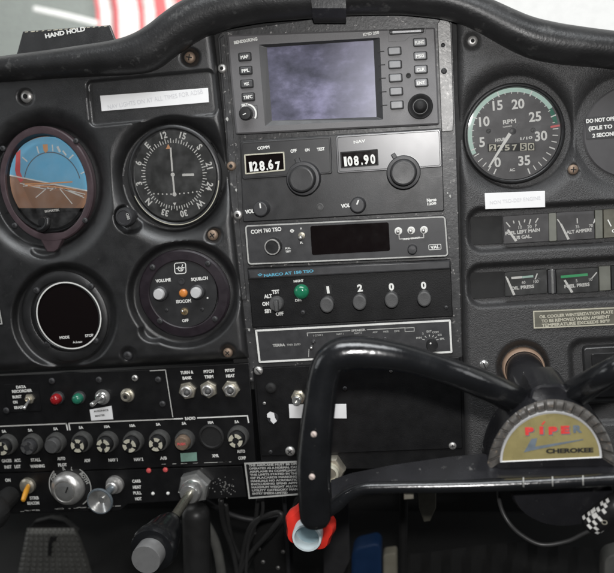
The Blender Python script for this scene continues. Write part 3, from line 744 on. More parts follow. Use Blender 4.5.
def gauges():
    def gauge(lab, Q, dark, ticks, nums, txt, needle, arcs, d=1.0):
        c = quadpt(Q, .5, .5); o = thing('engine_gauge', lab, 'gauge', c[0], c[1], 0, 'small needle gauges in the two slots')
        M().prism(Q, d, -3, .4).build('face', 'dial' if dark else 'dialg', o)
        m = M()
        for a, b in ticks: m.line([a, b], 1.2, d+.2)
        for s_, x, y, h in nums: m.text(s_, x, y, h, None, d+.2, rot=-3.5, bold=.0, ex=.95)
        for s_, x, y, h, w in txt: m.text(s_, x, y, h, w, d+.2, rot=-3.5, bold=.03)
        m.build('dial_markings', 'white', o, smooth=False)
        for p, q, w, mt in arcs: M().line([p, q], w, d+.25).build('coloured_arc', mt, o, smooth=False)
        M().flat(needle, d+.8).build('needle', 'white', o, smooth=False)
        g = M().prism(rq(Q, 1), d+1.5, d+1.3, 0).build('glass', 'glass', o, smooth=False)
        return o
    gauge('fuel gauge marked LEFT MAIN at the left of the upper slot', [(503, 216.4), (548.3, 213.2), (548.8, 241.2), (504, 244)], False,
          [((506.4, 222.5), (510, 226.8)), ((513.4, 221), (514, 223)), ((518.8, 221), (520, 225)), ((524.8, 219.8), (524.4, 222)), ((530.6, 219.4), (529.2, 224)), ((538, 218.4), (535.6, 222.4))],
          [('10', 520.2, 227.2, 3.2), ('20', 529.5, 226.6, 3.2), ('F', 536, 225.6, 3.2)], [('FUEL LEFT MAIN', 522.6, 231.6, 3.2, 34), ('US GAL.', 523, 237, 3.2, 17)],
          [(507, 230), (508.6, 229), (517.4, 240.6), (515, 241.6)], [])
    gauge('ammeter gauge marked ALT AMPERE at the right of the upper slot', [(556.6, 212.7), (594, 210.4), (594.6, 238.6), (557, 241)], False,
          [((557.6, 219.4), (561, 224.4)), ((577.2, 218.6), (577.4, 223)), ((596-.5, 218.2), (593.6, 223))],
          [('35', 577.4, 226.6, 3.0), ('70', 591, 225.6, 3.0)], [('ALT AMPERE', 579, 231, 3.2, 25)], [(560, 224.4), (561.8, 223.6), (569.8, 239), (567.4, 239.8)], [])
    gauge('pressure gauge marked OIL PRESS at the left of the lower slot', [(504.6, 272.6), (546.5, 269), (547.5, 293), (505, 296.5)], True,
          [((506, 276.8), (508.6, 281.6)), ((537.2, 273.8), (535.2, 279))], [('60', 523.6, 282.4, 2.8), ('100', 536, 281.4, 2.8)], [('OIL PRESS', 522.4, 287.3, 3.2, 23)],
          [(506, 278.6), (507.8, 277.8), (515.4, 294.6), (513, 295.4)], [((512, 278), (521.5, 277.2), 2.2, 'white'), ((523, 277.2), (532.6, 276.2), 2.2, 'mint')])
    gauge('pressure gauge marked FUEL PRESS at the right of the lower slot', [(556, 269.6), (598, 267.6), (598.6, 291.4), (557, 294)], True,
          [((592, 278), (596.6, 272.6))], [('5', 576.6, 280.6, 3.0), ('10', 590.6, 279.4, 3.0)], [('FUEL PRESS', 577, 285.4, 3.2, 24.5)], [(563.6, 280.4), (565.6, 279.6), (573.4, 292), (571, 293)], [((561.5, 276.9), (587, 274.6), 2.6, 'grn')])
    t = thing('gauge_frame', 'clear dividers and pale end blocks of the upper gauge slot', 'gauge frame', 575, 228, 0)
    M().prism(rq([(548.4, 213.4), (556.4, 212.8), (557, 241.2), (549, 241.8)], 1.5), 2.6, -3, .8).build('divider', 'blockg', t)
    M().prism([(594.8, 210.2), (602.4, 209.8), (603, 238.2), (595.2, 238.8)], 2.0, -3, .6).build('end_block', 'blockg', t)
    M().prism([(603.4, 209.6), (660, 206), (660, 234.6), (603.8, 238)], 1.2, -3, .4).build('end_face', 'olive', t)
    m = M(); m.line([(608, 220), (611, 226)], 1.2, 1.5).text('OIL', 616, 230.6, 3.2, 8, 1.5, rot=-3.5, bold=.03); m.build('dial_markings', 'white', t, smooth=False)
    M().prism([(470, 217), (502, 215.6), (503, 243.6), (471, 245)], -1.2, -4, .3).build('slot_liner', 'matte', t)
    t = thing('gauge_frame', 'chrome divider and pale end block of the lower gauge slot', 'gauge frame', 575, 282, 0)
    M().prism(rq([(547.4, 270), (555.6, 269.6), (556.4, 293.6), (548.2, 294)], 1.5), 2.4, -3, .8).build('divider', 'knob', t)
    M().prism(rq([(550.6, 269.4), (553.6, 269.2), (554.4, 293.6), (551.4, 293.8)], .8), 3.4, -3, .8).build('chrome_strip', 'chrome', t)
    M().prism([(598.8, 266.6), (610.4, 266), (611, 290.2), (599.4, 291)], 2.0, -3, .6).build('end_block', 'blockg', t)
    M().prism([(611, 266), (660, 263), (660, 288), (611.6, 290)], 1.2, -3, .4).build('end_face', 'dial', t)
    M().prism([(470, 273), (503.6, 271.6), (504.4, 297), (471, 299)], -1.2, -4, .3).build('slot_liner', 'matte', t)
gauges()
# ------------------------------------------------------------------ radio stack
def display():
    o = thing('multifunction_display', 'grey multifunction display with cloudy blank screen at the top of the stack', 'display', 333, 80, 3)  # cloudy look is reflections painted into the screen colour
    Q = [(227, 35), (435.2, 27.4), (439.4, 124.4), (236, 134.4)]
    d = 4.0
    SQ = [(258.6, 44.6), (379.8, 37.4), (383.2, 119.6), (265, 126)]
    IQ = [(266.8, 47.4), (373.4, 40.2), (376.6, 116.8), (272, 120.6)]
    # front shell with an opening for the screen
    a = rq(Q, 2.2, 5); b = rq(SQ, 1.2, 5)
    m = M(); m.ring(inset(a, 1.6), b, d, d-1.5); m.ring(a, inset(a, 1.6), d-1.1, -3, d)
    m.build('shell', 'gps', o, angle=30)
    M().ring(b, rq(IQ, .6, 5), d, d-3, d-2.2).build('screen_bezel', 'gpsd', o, smooth=False)
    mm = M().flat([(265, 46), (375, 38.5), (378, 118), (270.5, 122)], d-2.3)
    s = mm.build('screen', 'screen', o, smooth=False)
    dd = d+.06
    m = M(); m.text('BENDIX/KING', 245.6, 40.6, 2.9, 24.5, dd, rot=-3.6, bold=.05); m.build('lettering', 'white', o, smooth=False)
    m = M(); m.text('KMD 250', 371, 33.4, 2.7, 16.5, dd, rot=-2.5, bold=.04)
    m.build('lettering', 'white', o, smooth=False)
    proto = None
    def btn(x, y, lab, mt, tm, w=11.6, h=7.4):
        bz = M().prism(rq(bq(x, y, w+1.8, h+1.6), 1.6), d+.25, d-.5, .2).build('button', 'matte', o)
        k = M().prism(rq(bq(x-.2, y-.1, w, h), 1.5), d+1.8, d-.2, .9).build('key', mt, bz)
        if lab: M().text(lab, x-.4, y, 3.0, min(9.2, len(lab)*2.7), d+1.95, rot=-3, bold=.035).build('key_lettering', tm, bz, smooth=False)
    for x, y, t in ((244.9, 56.8, 'MAP'), (245.9, 70.4, 'FPL'), (246.9, 83.8, 'WX'), (248.3, 97, 'TRFC')): btn(x, y, t, 'button', 'white')
    for i, (x, y) in enumerate(((394.6, 51), (395.1, 64.5), (395.7, 77.9), (396.3, 91.4), (397, 105))):
        btn(x, y, None, 'buttonl', 'white', 12, 7.2)
    for x, y, t in ((419.9, 42.2, 'FUNC'), (420.4, 55.8, 'MSG'), (421, 69.4, 'CLR'), (421.5, 82.7, 'ENT')): btn(x, y, t, 'buttonl', 'white', 12, 7.2)
    m = M()
    for x, y in ((380.8, 51.4), (381.6, 64.8), (382.3, 78.2), (383, 91.8), (383.8, 105.3)): m.line([(x-3.2, y+.2), (x+3.2, y-.2)], 1.1, dd+.02)
    m.build('softkey_marker', 'matte', o, smooth=False)
    # brightness knob
    m = M(); m.ring(rq(bq(249.2, 112, 17, 13.5), .6), rq(bq(249.2, 112, 16, 12.5), .6), dd, dd-.1); pl = m.build('knob_border', 'gpsd', o, smooth=False)
    M().arc(247.2, 113.6, 8.2, 9.8, 10, 125, dd+.05).text('BRT', 244.8, 104.8, 2.6, 6.5, dd+.05, rot=-3, bold=.04).build('knob_marking', 'white', o, smooth=False)
    k = M().lathe(246.8, 113.6, [(6.6, 0), (6.4, 5), (5.6, 6), (.01, 6.2)], d, 32, lobes=16, amp=.02).build('brightness_knob', 'black', o)
    M().line([(243, 114.6), (245.6, 113.4)], .9, d+6.4).build('pointer', 'white', k, smooth=False)
    # joystick
    k = M().lathe(420.3, 106.4, [(12.8, -.3), (12.8, .6), (12, 1.4), (9, .8), (7, -.2)], d, 48).build('joystick', 'black', o)
    M().lathe(420.3, 106.4, [(7, -.5), (6.6, 3), (6.6, 5), (5.4, 7), (3, 8.2), (.01, 8.6)], d, 36).build('joystick_cap', 'matte', k)
    M().arc(420.3, 106.4, 6.9, 7.6, 0, 360, d+.6).build('joystick_ring', 'knobl', k, smooth=False)
    M().lathe(408.4, 75.4, [(2.7, -.2), (2.5, .4), (1.5, .5), (1.4, .1), (.01, 0)], d, 20).build('light_sensor', 'matte', o)
    # card slot
    m = M(); dr = [(387.6, 29.2), (425.5, 27.2), (425.8, 33.6), (410, 36.6), (404.8, 41), (388.4, 41.8)]
    m.ring(dr, inset(dr, .55), dd, dd-.1); m.build('card_door', 'gpsd', o, smooth=False)
    sl = M().prism(rq(bq(406.6, 31.2, 34.6, 5.4, -3), 1.4), d+.2, d-.6, .2).build('card_slot', 'matte', o)
    M().prism(rq(bq(406.8, 31.4, 29.5, 2.6, -3), .9), d+.9, d, .3).build('card_edge', 'silverk', sl)
    for t in (-15.6, 15.6): M().lathe(406.6+t, 31.2-t*.05, [(1.2, 0), (1.1, .6), (.01, .7)], d+.2, 16).build('card_pin', 'knob', sl)
display()

def navcom():
    o = thing('navcom_radio', 'navigation and comm radio with two large knobs showing 128.67 and 108.90', 'radio', 342, 175, 0)
    d = 1.0
    M().prism(rq([(239.6, 140.6), (441.6, 128), (444.2, 211), (243.2, 222)], 1.8), d, -3, .8).build('faceplate', 'radio', o)
    for Q, mt in (([(240.6, 142), (330.8, 136), (332.4, 173.8), (242.2, 179.6)], 'radio'), ([(335.6, 135.7), (440.6, 129), (442.2, 167), (337.2, 173.6)], 'radiog')):
        M().prism(rq(Q, 2.6), d+1.1, d-.4, .8, .7).build('display_panel', mt, o)
    e = d+1.1
    m = M()
    for P in ([(240.6, 142), (330.8, 136), (332.4, 173.8), (242.2, 179.6)], [(335.6, 135.7), (440.6, 129), (442.2, 167), (337.2, 173.6)]):
        a = rq(inset(P, 1.6), 2.2); m.ring(a, inset(a, .5), e+.05, e)
    m.build('panel_groove', 'matte', o, smooth=False)
    def win(Q, txt, frame):
        b = rq(Q, .8, 3)
        f = M().ring(b, inset(b, 1.3), e+.7, e-.4).build('window_frame', frame, o, smooth=False)
        M().flat(inset(b, .8), e+.12).build('window', 'bglass', f, smooth=False)
        m = M()
        for s_, x, y, h, w in txt: m.text(s_, x, y, h, w, e+.3, rot=-3.4, bold=.03)
        m.build('frequency_digits', 'white', f, smooth=False)
        return f
    win([(244, 154.4), (284.2, 151.6), (285.2, 170.4), (245.2, 174.4)], [('1', 250.8, 166.6, 8.6, 3), ('2', 255.4, 166.3, 8.6, 5.2), ('8', 262, 165.8, 8.6, 5.4), ('.', 266.8, 165.4, 8.6, 1.5), ('6', 270.6, 164.4, 8.6, 5.2), ('7', 278, 166.2, 8.6, 5)], 'cream')
    win([(340, 152), (377.6, 149), (378.6, 165.2), (341, 168.2)], [('1', 345.4, 161.4, 8.6, 2.8), ('0', 350, 161, 8.6, 5), ('8', 356.2, 160.5, 8.6, 5), ('.', 361.6, 160, 8.6, 1.5), ('9', 366.2, 159.5, 8.6, 5), ('0', 372.8, 159, 8.6, 5)], 'matte')
    m = M(); m.text('COMM', 263.4, 147.6, 2.9, 12.4, e+.1, rot=-3.4, bold=.04).text('OFF', 293.6, 150.8, 3.1, 6.4, e+.1, rot=-3.4, bold=.04).text('ON', 307.2, 149.8, 2.8, 4.6, e+.1, rot=-3.4, bold=.04).text('TEST', 320.8, 149, 3, 8, e+.1, rot=-3.4, bold=.04)
    m.build('lettering', 'white', o, smooth=False); m = M()
    m.text('NAV', 359.5, 141.4, 2.8, 12, e+.1, rot=-3.4, bold=.02)
    m.build('lettering', 'white', o, smooth=False); m = M()
    m.text('VOL', 249.6, 211.4, 3.6, 9.2, d+.15, rot=-4, bold=.05); m.build('lettering', 'white', o, smooth=False); m = M()
    m.text('VOL', 345.6, 205.6, 3.6, 9.2, d+.15, rot=-4, bold=.05)
    m.build('lettering', 'white', o, smooth=False); m = M()
    m.text('Narco', 431.6, 199.8, 3.2, 9.6, d+.15, rot=-3.4, bold=.06).text('1200', 431.8, 203.6, 2.4, 9, d+.15, rot=-3.4, bold=.06)
    m.build('lettering', 'white', o, smooth=False)
    for cx, cy, pa in ((304.6, 178.2, -22), (403.8, 172, -31)):
        k = M().lathe(cx, cy, [(16.8, 0), (16.8, 7.5), (16, 8.6), (13.4, 8.8), (13, 8.6)], d, 56).build('frequency_knob', 'knob', o)
        M().lathe(cx, cy, [(13, 8), (12.8, 15.6), (12.2, 16.8), (11, 17.2), (.01, 17)], d, 48, lobes=40, amp=.006).build('knob_cap', 'radio', k)
        a = math.radians(pa); u = Vector((math.sin(a), -math.cos(a))); t = Vector((-u.y, u.x)); c0 = Vector((cx, cy))
        P = [c0+u*14-t*2.3, c0+u*21.5-t*2.1, c0+u*21.5+t*2.1, c0+u*14+t*2.3]
        M().prism([(p.x, p.y) for p in P], d+6.2, d+1.4, .5).build('knob_pointer', 'knob', k)
    for cx, cy, a in ((262.5, 208.2, -8), (358.4, 204.6, 22)):
        k = M().lathe(cx, cy, [(8, 0), (7.8, 6), (7, 8.6), (6.2, 9), (.01, 9)], d, 36).build('volume_knob', 'knob', o)
        q = math.radians(a); s_ = 9.2; vx, vy = cx-1.9, cy+.5
        M().line([(vx+math.sin(q)*1, vy-math.cos(q)*1), (vx+math.sin(q)*5, vy-math.cos(q)*5)], 1.4, d+s_).build('pointer', 'white', k, smooth=False)
    M().lathe(320, 206.8, [(3.9, -.1), (3.7, .4), (2.6, .5), (2.4, .2), (.01, .1)], d, 20).build('light_sensor', 'knobl', o)
navcom()

def com():
    o = thing('comm_radio', 'comm radio with long dark display and white rimmed face marked COM 760 TSO', 'radio', 347, 240, 0)
    d = 1.4; Q = rq([(244.2, 224.8), (446, 215.4), (449, 256.8), (247.4, 265.4)], 4)
    M().prism(Q, d, -3, .7).build('faceplate', 'face', o)
    M().ring(inset(Q, .6), inset(Q, 2.0), d+.12, d-.2).build('white_border', 'dimw', o, smooth=False)
    b = rq([(310.2, 226), (388.6, 222.2), (390, 250.8), (312, 255)], 2)
    w = M().prism(b, d+.5, d-.2, .3).build('display_window', 'bglass', o)
    m = M(); m.text('COM 760 TSO', 266, 230.4, 3.7, 31, d+.14, rot=-2.6, bold=.02); m.build('lettering', 'white', o, smooth=False); m = M()
    m.line([(399, 234.4), (399.2, 239), (423.8, 237.6), (423.6, 233)], .7, d+.14); 
    m.text('FREQ SELECT', 411.4, 238.4, 1.7, 17, d+.2, rot=-3, bold=.02).text('PULL', 288, 248.2, 1.8, 5.5, d+.14, rot=-3).text('TEST', 288.2, 251.4, 1.8, 5.5, d+.14, rot=-3)
    m.arc(292, 230.8, 1.0, 1.8, 0, 360, d+.14, seg=12); m.line([(290, 231), (294, 230.6)], .7, d+.16); m.text('A', 301, 228.4, 2, 2, d+.14); m.text('R', 301.6, 242.6, 2, 3, d+.14)
    m.build('lettering', 'white', o, smooth=False); m = M()
    a = rq(bq(434.9, 247, 12.8, 5.6), 1.2); m.ring(a, inset(a, .6), d+.14, d)
    m.text('VAL', 434.9, 247, 3, 9, d+.14, rot=-3, bold=.05)
    m.build('lettering', 'white', o, smooth=False)
    k = M().lathe(274, 245.8, [(8.3, 0), (8.2, 6), (7.6, 7.4)], d, 36, lobes=20, amp=.012).lathe(274, 245.8, [(6.6, 7.2), (.01, 7)], d, 32).build('tuning_knob', 'black', o)
    M().lathe(274, 245.8, [(7.9, 7), (7.6, 7.9), (6.6, 7.9), (6.4, 6.8)], d, 36).build('knob_rim', 'steel', k)
    M().line([(270, 248.6), (275.4, 242.6)], 1.1, d+7.3).build('pointer', 'knobl', k, smooth=False)
    t = M().lathe(301.8, 235.6, [(3.6, 0), (3.4, 1.2), (2.2, 1.6), (2, .6)], d, 20).build('toggle_collar', 'nut', o)
    M().tube([W(301.8, 235.6, d), W(300.4, 238, d+7)], [.0011, .0015], 12, sub=1).build('toggle_lever', 'steel', t)
    for x, y in ((398.4, 231), (411.2, 230.3), (424, 229.8)):
        t = M().lathe(x, y, [(3.9, 0), (3.7, .8), (2.7, 1), (2.5, .3)], d, 22).build('toggle_collar', 'white', o)
        M().tube([W(x, y, d), W(x-.6, y+1, d+5)], [.001, .0014], 12, sub=1).build('toggle_lever', 'steel', t)
    M().lathe(412.4, 248.8, [(4.8, 0), (4.6, 5), (3.8, 6), (.01, 6.2)], d, 28).build('squelch_knob', 'knob', o)
com()

def transponder():
    o = thing('transponder', 'transponder with code 1200 knobs and green ident light', 'transponder', 350, 292, 0)
    d = .2
    M().prism([(247.5, 268.5), (450.5, 259.5), (452.8, 316.4), (252.6, 327.6)], d, -3, .7).build('faceplate', 'switch', o)
    M().prism([(248, 270), (450.2, 260.2), (450.8, 269), (248.8, 279.4)], d+2.4, d-1, 1.6).build('header_bar', 'face', o)
    m = M(); m.text('NARCO AT 150 TSO', 288.5, 273.2, 2.7, 50, d+2.55, rot=-3, bold=.04); c = (260, 274.8)
    m.ring([(c[0]-2.6, c[1]), (c[0], c[1]-1.5), (c[0]+2.6, c[1]-.2), (c[0], c[1]+1.5)], [(c[0]-1.3, c[1]), (c[0], c[1]-.7), (c[0]+1.3, c[1]-.1), (c[0], c[1]+.7)], d+2.55, d+2.4)
    m.build('header_lettering', 'blue', o, smooth=False)
    m = M()
    for s_, x, y in (('TST', 275.6, 291.8), ('ALT', 268, 296.2), ('ON', 265.6, 303.8), ('SBY', 268.4, 311), ('OFF', 279.6, 313.8)): m.text(s_, x, y, 3.5, None, d+.15, rot=-3, bold=.03, ex=.86)
    m.text('NIGHT', 298.6, 280.9, 2.3, 10, d+.15, rot=-3, bold=.04).text('DIM', 298.2, 300.2, 2.3, 6, d+.15, rot=-3, bold=.04)
    m.build('lettering', 'white', o, smooth=False)
    k = M().lathe(277, 303, [(7.2, 0), (7, 5), (6, 6), (.01, 6.2)], d, 32).prism([(273.4, 301), (277.4, 300.4), (278.4, 311.6), (274.8, 311.8)], d+11, d+3, .8).build('function_knob', 'knobl', o)
    M().lathe(301.6, 291.4, [(7.4, 0), (7.2, 3), (5.6, 4.6), (3, 5.6), (.01, 5.8)], d, 36).build('ident_light', 'green', o)

    screw(o, 303, 312.6, 2.4, d+.2, 'knob', 'ring')
    for s_, x, y, dx, dy in (('1', 328.2, 302.6, 328.0, 289.8), ('2', 360.4, 300, 359.9, 288), ('0', 392, 298, 391.4, 286.8), ('0', 424.2, 296.6, 423.6, 285.3)):
        w = M().prism(rq(bq(dx, dy, 7.4, 9.6), .6), d+.3, d-.2, .2).build('code_window', 'matte', o)
        M().text(s_, dx, dy, 6.6, 2.6 if s_ == '1' else 5.2, d+.5, rot=-3, bold=.05).build('code_digit', 'white', w, smooth=False)
        k = M().lathe(x, y, [(6.4, 0), (6.5, 6), (7.1, 8.4), (6.6, 9.4), (5.6, 9.8), (.01, 9.6)], d, 32, .97, 1.13).build('code_knob', 'knobl', o)
    screw(o, 446.2, 307.4, 2, d+.2, 'knob', 'ring')
transponder()

def audio():
    o = thing('audio_panel', 'white rimmed dark audio selector panel at the bottom of the radio stack', 'audio panel', 354, 341, 0)
    d = 1.2; Q = rq([(254.4, 329.4), (451.2, 319), (453, 353.4), (258.4, 363.6)], 1.8)
    M().prism(Q, d, -3, .7).build('faceplate', 'face', o)
    M().ring(inset(Q, .5), inset(Q, 2.4), d+.12, d-.2).build('white_border', 'white', o, smooth=False)
    m = M(); e = d+.14
    m.text('TERRA', 278.9, 345.2, 2.6, 12.4, e, rot=-2, bold=.05).text('TMA 350D', 293.6, 344.6, 2.0, 13.6, e, rot=-2, bold=.0)
    m.line([(307.6, 336), (307.2, 333), (350, 330.7)], .8, e).line([(367, 329.8), (405, 327.8)], .8, e).text('SPEAKER', 358.4, 330.2, 2, 14, e, rot=-2.5, bold=.04)
    a = bq(409.6, 329.6, 9.8, 4.2); m.ring(a, inset(a, .6), e, d)
    for s_, x, y in (('1 COM 2', 318, 335.3), ('NAV 1', 340, 334), ('NAV 2', 358, 333), ('ADF', 375, 332.2), ('MKR', 386, 331.6), ('DME', 397, 331.1)): m.text(s_, x, y, 1.8, None, e, rot=-2.5, bold=.0)
    m.line([(309, 349), (308.6, 357)], .7, e)
    for a_, s_ in ((-70, 'PHN'), (-38, '2'), (-6, 'EXT'), (24, 'COM'), (50, 'ICS'), (76, 'SPK')):
        r = 11.6; x, y = 430.4+math.sin(math.radians(a_))*r*1.05, 341.2-math.cos(math.radians(a_))*r*.85
        m.text(s_, x, y, 1.9, None, e, rot=-3, bold=.02); r = 7.6
        m.tick(430.4, 341.2, a_, 5.6, 8.0, .8, e, 1.05, .85)
    m.build('lettering', 'dimw', o, smooth=False)
    k = M().lathe(432, 344, [(5.6, 0), (5.4, 6), (4.8, 7), (.01, 7)], d, 28).build('selector_knob', 'black', o)
    M().lathe(430.6, 343.4, [(.9, 0), (.01, .1)], d+7.1, 10).build('pointer', 'white', k, smooth=False)
    for x, y, mt in ((313.4, 341.6, 'knob'), (311.2, 347.2, 'steel'), (345, 341, 'knob'), (365, 340, 'knob'), (385, 339, 'knob')):
        t = M().lathe(x, y, [(2.4, 0), (2.2, .8), (1.6, 1)], d, 18).build('toggle_collar', 'knob', o)
        M().tube([W(x, y, d), W(x, y+.8, d+6)], [.0009, .0012], 10, sub=1).build('toggle_lever', mt, t)
audio()

def blank():
    o = thing('blank_panel', 'plain black blanking panel with screws below the audio panel behind the yoke', 'blanking panel', 360, 415, 0)
    d = -1.0
    M().prism(rq([(252.5, 368), (463, 356), (466.5, 468), (262, 470)], 1.2), -2.2, -14, .6).build('backing', 'switch', o)
    M().prism(rq([(255, 368.6), (460, 357), (462.6, 448.5), (261.5, 456.4)], 1.5), d, -4, .7).build('plate', 'switch', o)
    for x, y, r, mt, kd in ((258.6, 370.6, 4.4, 'steel', 'slot'), (290.2, 451, 4.8, 'steel', 'cross'), (452.6, 445.8, 3.8, 'steel', 'cross'), (271, 388, 5.5, 'matte', 'ring'), (264.4, 403.4, 1.6, 'steel', 'ring'), (270.6, 452, 2, 'knob', 'ring'), (345, 388.5, 2.2, 'knob', 'ring'), (391, 371, 1.6, 'steel', 'ring')):
        screw(o, x, y, r, d, mt, kd)
    k = M().lathe(298.6, 396.6, [(7.4, 0), (7.2, 1.8), (5.2, 2.4), (5, 6), (4.6, 6.4), (2.6, 6.5), (2.4, 5)], d, 6).build('jack_nut', 'nut', o)
    M().lathe(298.2, 397.4, [(4.4, 1), (4.4, 9), (3.8, 9.6), (2, 9.6), (1.8, 7), (.01, 7)], d, 28).build('jack_barrel', 'chrome', k)
    k = M().lathe(273, 418, [(5.6, 0), (5.2, 1), (.01, 1.2)], d, 24).build('worn_sticker', 'knob', o)
    m = M(); m.flat([(267, 414), (270, 411.6), (274, 413), (275, 418), (277, 421), (273.6, 424), (270.6, 421), (270.4, 418), (267.2, 417.4)], d+1.4); m.build('sticker_paper', 'paper', k, smooth=False)
blank()
strip('label_strip', 'white paper label strip on the blanking panel passing behind the yoke grip', 'label', [(288.8, 404.4), (346.2, 404.2), (346.8, 418.6), (289.4, 418.2)], -.2, 'paper', None, 'faint', 4, 40)
t = thing('hex_fitting', 'chrome hexagonal fitting peeking out right of the yoke grip', 'fitting', 331, 469, -1)
M().lathe(331, 468.6, [(14.5, -4), (14.5, 4), (13, 6), (9, 6.4), (8.6, 9), (7.4, 10), (5, 10)], 0, 6).build('nut', 'nut', t); M().lathe(331, 468.6, [(9, 5), (8.6, 11), (6.6, 12), (6, 9)], 0, 32).build('collar', 'cream', t)
t = thing('end_screw', 'small bright screw to the right of the blanking panel above the yoke spoke', 'screw', 484, 364, 6)
screw(t, 484, 364.4, 4.6, HP, 'chrome', 'slot', name='screw_head')

def plac():
    Q = [(533, 311), (660, 305), (660.6, 323), (533.6, 328.8)]
    o = thing('placard', 'olive placard reading oil cooler winterization plate', 'placard', 575, 319, HP)
    M().prism(Q, HP+1.4, HP-.2, .2).build('plate', 'olive', o)
    m = M(); m.ring(inset(Q, .1), inset(Q, 1.3), HP+1.55, HP+1.4)
    for s_, x, y, w in (('OIL COOLER WINTERIZATION PLATE', 576, 314.4, 71.5), ('TO BE REMOVED WHEN AMBIENT', 575.4, 318.9, 66), ('TEMPERATURE EXCEEDS 50°F', 575.6, 323.2, 65.5)): m.text(s_, x, y, 3.0, w, HP+1.6, rot=-2.2, bold=.03)
    m.build('lettering', 'cream', o, smooth=False)
    o = thing('placard', 'black placard of dense operating limits text below the switch panel', 'placard', 272, 481, -2)
    Q = [(244, 462.8), (312, 460.4), (314, 494), (248.6, 499.2)]
    M().prism(Q, -1.2, -4, .2).build('plate', 'black', o)
    m = M(); m.ring(inset(Q, .1), inset(Q, 1.7), -1.05, -1.3); m.build('border', 'dimw', o, smooth=False)
    m = M()
    L_ = ['THE AIRPLANE MUST BE OPERATED', 'OPERATED AS A NORMAL CATEGORY', 'AIRPLANE IN COMPLIANCE WITH', 'THE LIMITS STATED IN THE FORM', 'OF PLACARDS MARKINGS AND', 'MANUALS NO ACROBATIC MOVES', 'INCLUDING SPINS APPROVED', 'MAXIMUM WEIGHT ALLOWED FOR', 'UTILITY CATEGORY MANEUVERS', 'ENTRY SPEEDS LIMITED']
    for i, s_ in enumerate(L_):
        w = (60 if i < 9 else 36)-random.random()*3; m.text(s_, 248.6+i*.42, 465.6-.0+i*3.13, 2.0, w, -1.0, rot=-2.0, bold=.03, align='l')
    m.build('lettering', 'dimw', o, smooth=False)
    o = thing('placard', 'white edged black placard cut off by the left edge of the photo', 'placard', 0, 316, HP)
    Q = [(-60, 308), (-1, 305), (2.6, 324.4), (-58, 328)]
    M().prism(Q, HP+.8, HP-.4, .2).build('plate', 'black', o); M().ring(inset(Q, .1), inset(Q, 1.3), HP+.95, HP+.7).build('border', 'dimw', o, smooth=False)
plac()
def swbox():
    o = thing('switch_box', 'dark rectangular switch housing at the right edge behind the yoke spoke', 'switch box', 612, 365, 5)
    Q = [(583, 347.5), (660, 343), (662, 400), (586, 404)]
    M().prism(rq(Q, 4), HP+1.5, 0, 1.8).build('housing', 'panel', o)
    m = M().prism(rq([(591, 353.5), (655, 350), (656, 396), (594, 398)], 3), HP+2.6, HP, 1).build('cover', 'black', o)
    M().text('O', 613, 361, 5, 4.6, HP+2.8, bold=.02).build('lettering', 'dimw', o, smooth=False)
swbox()
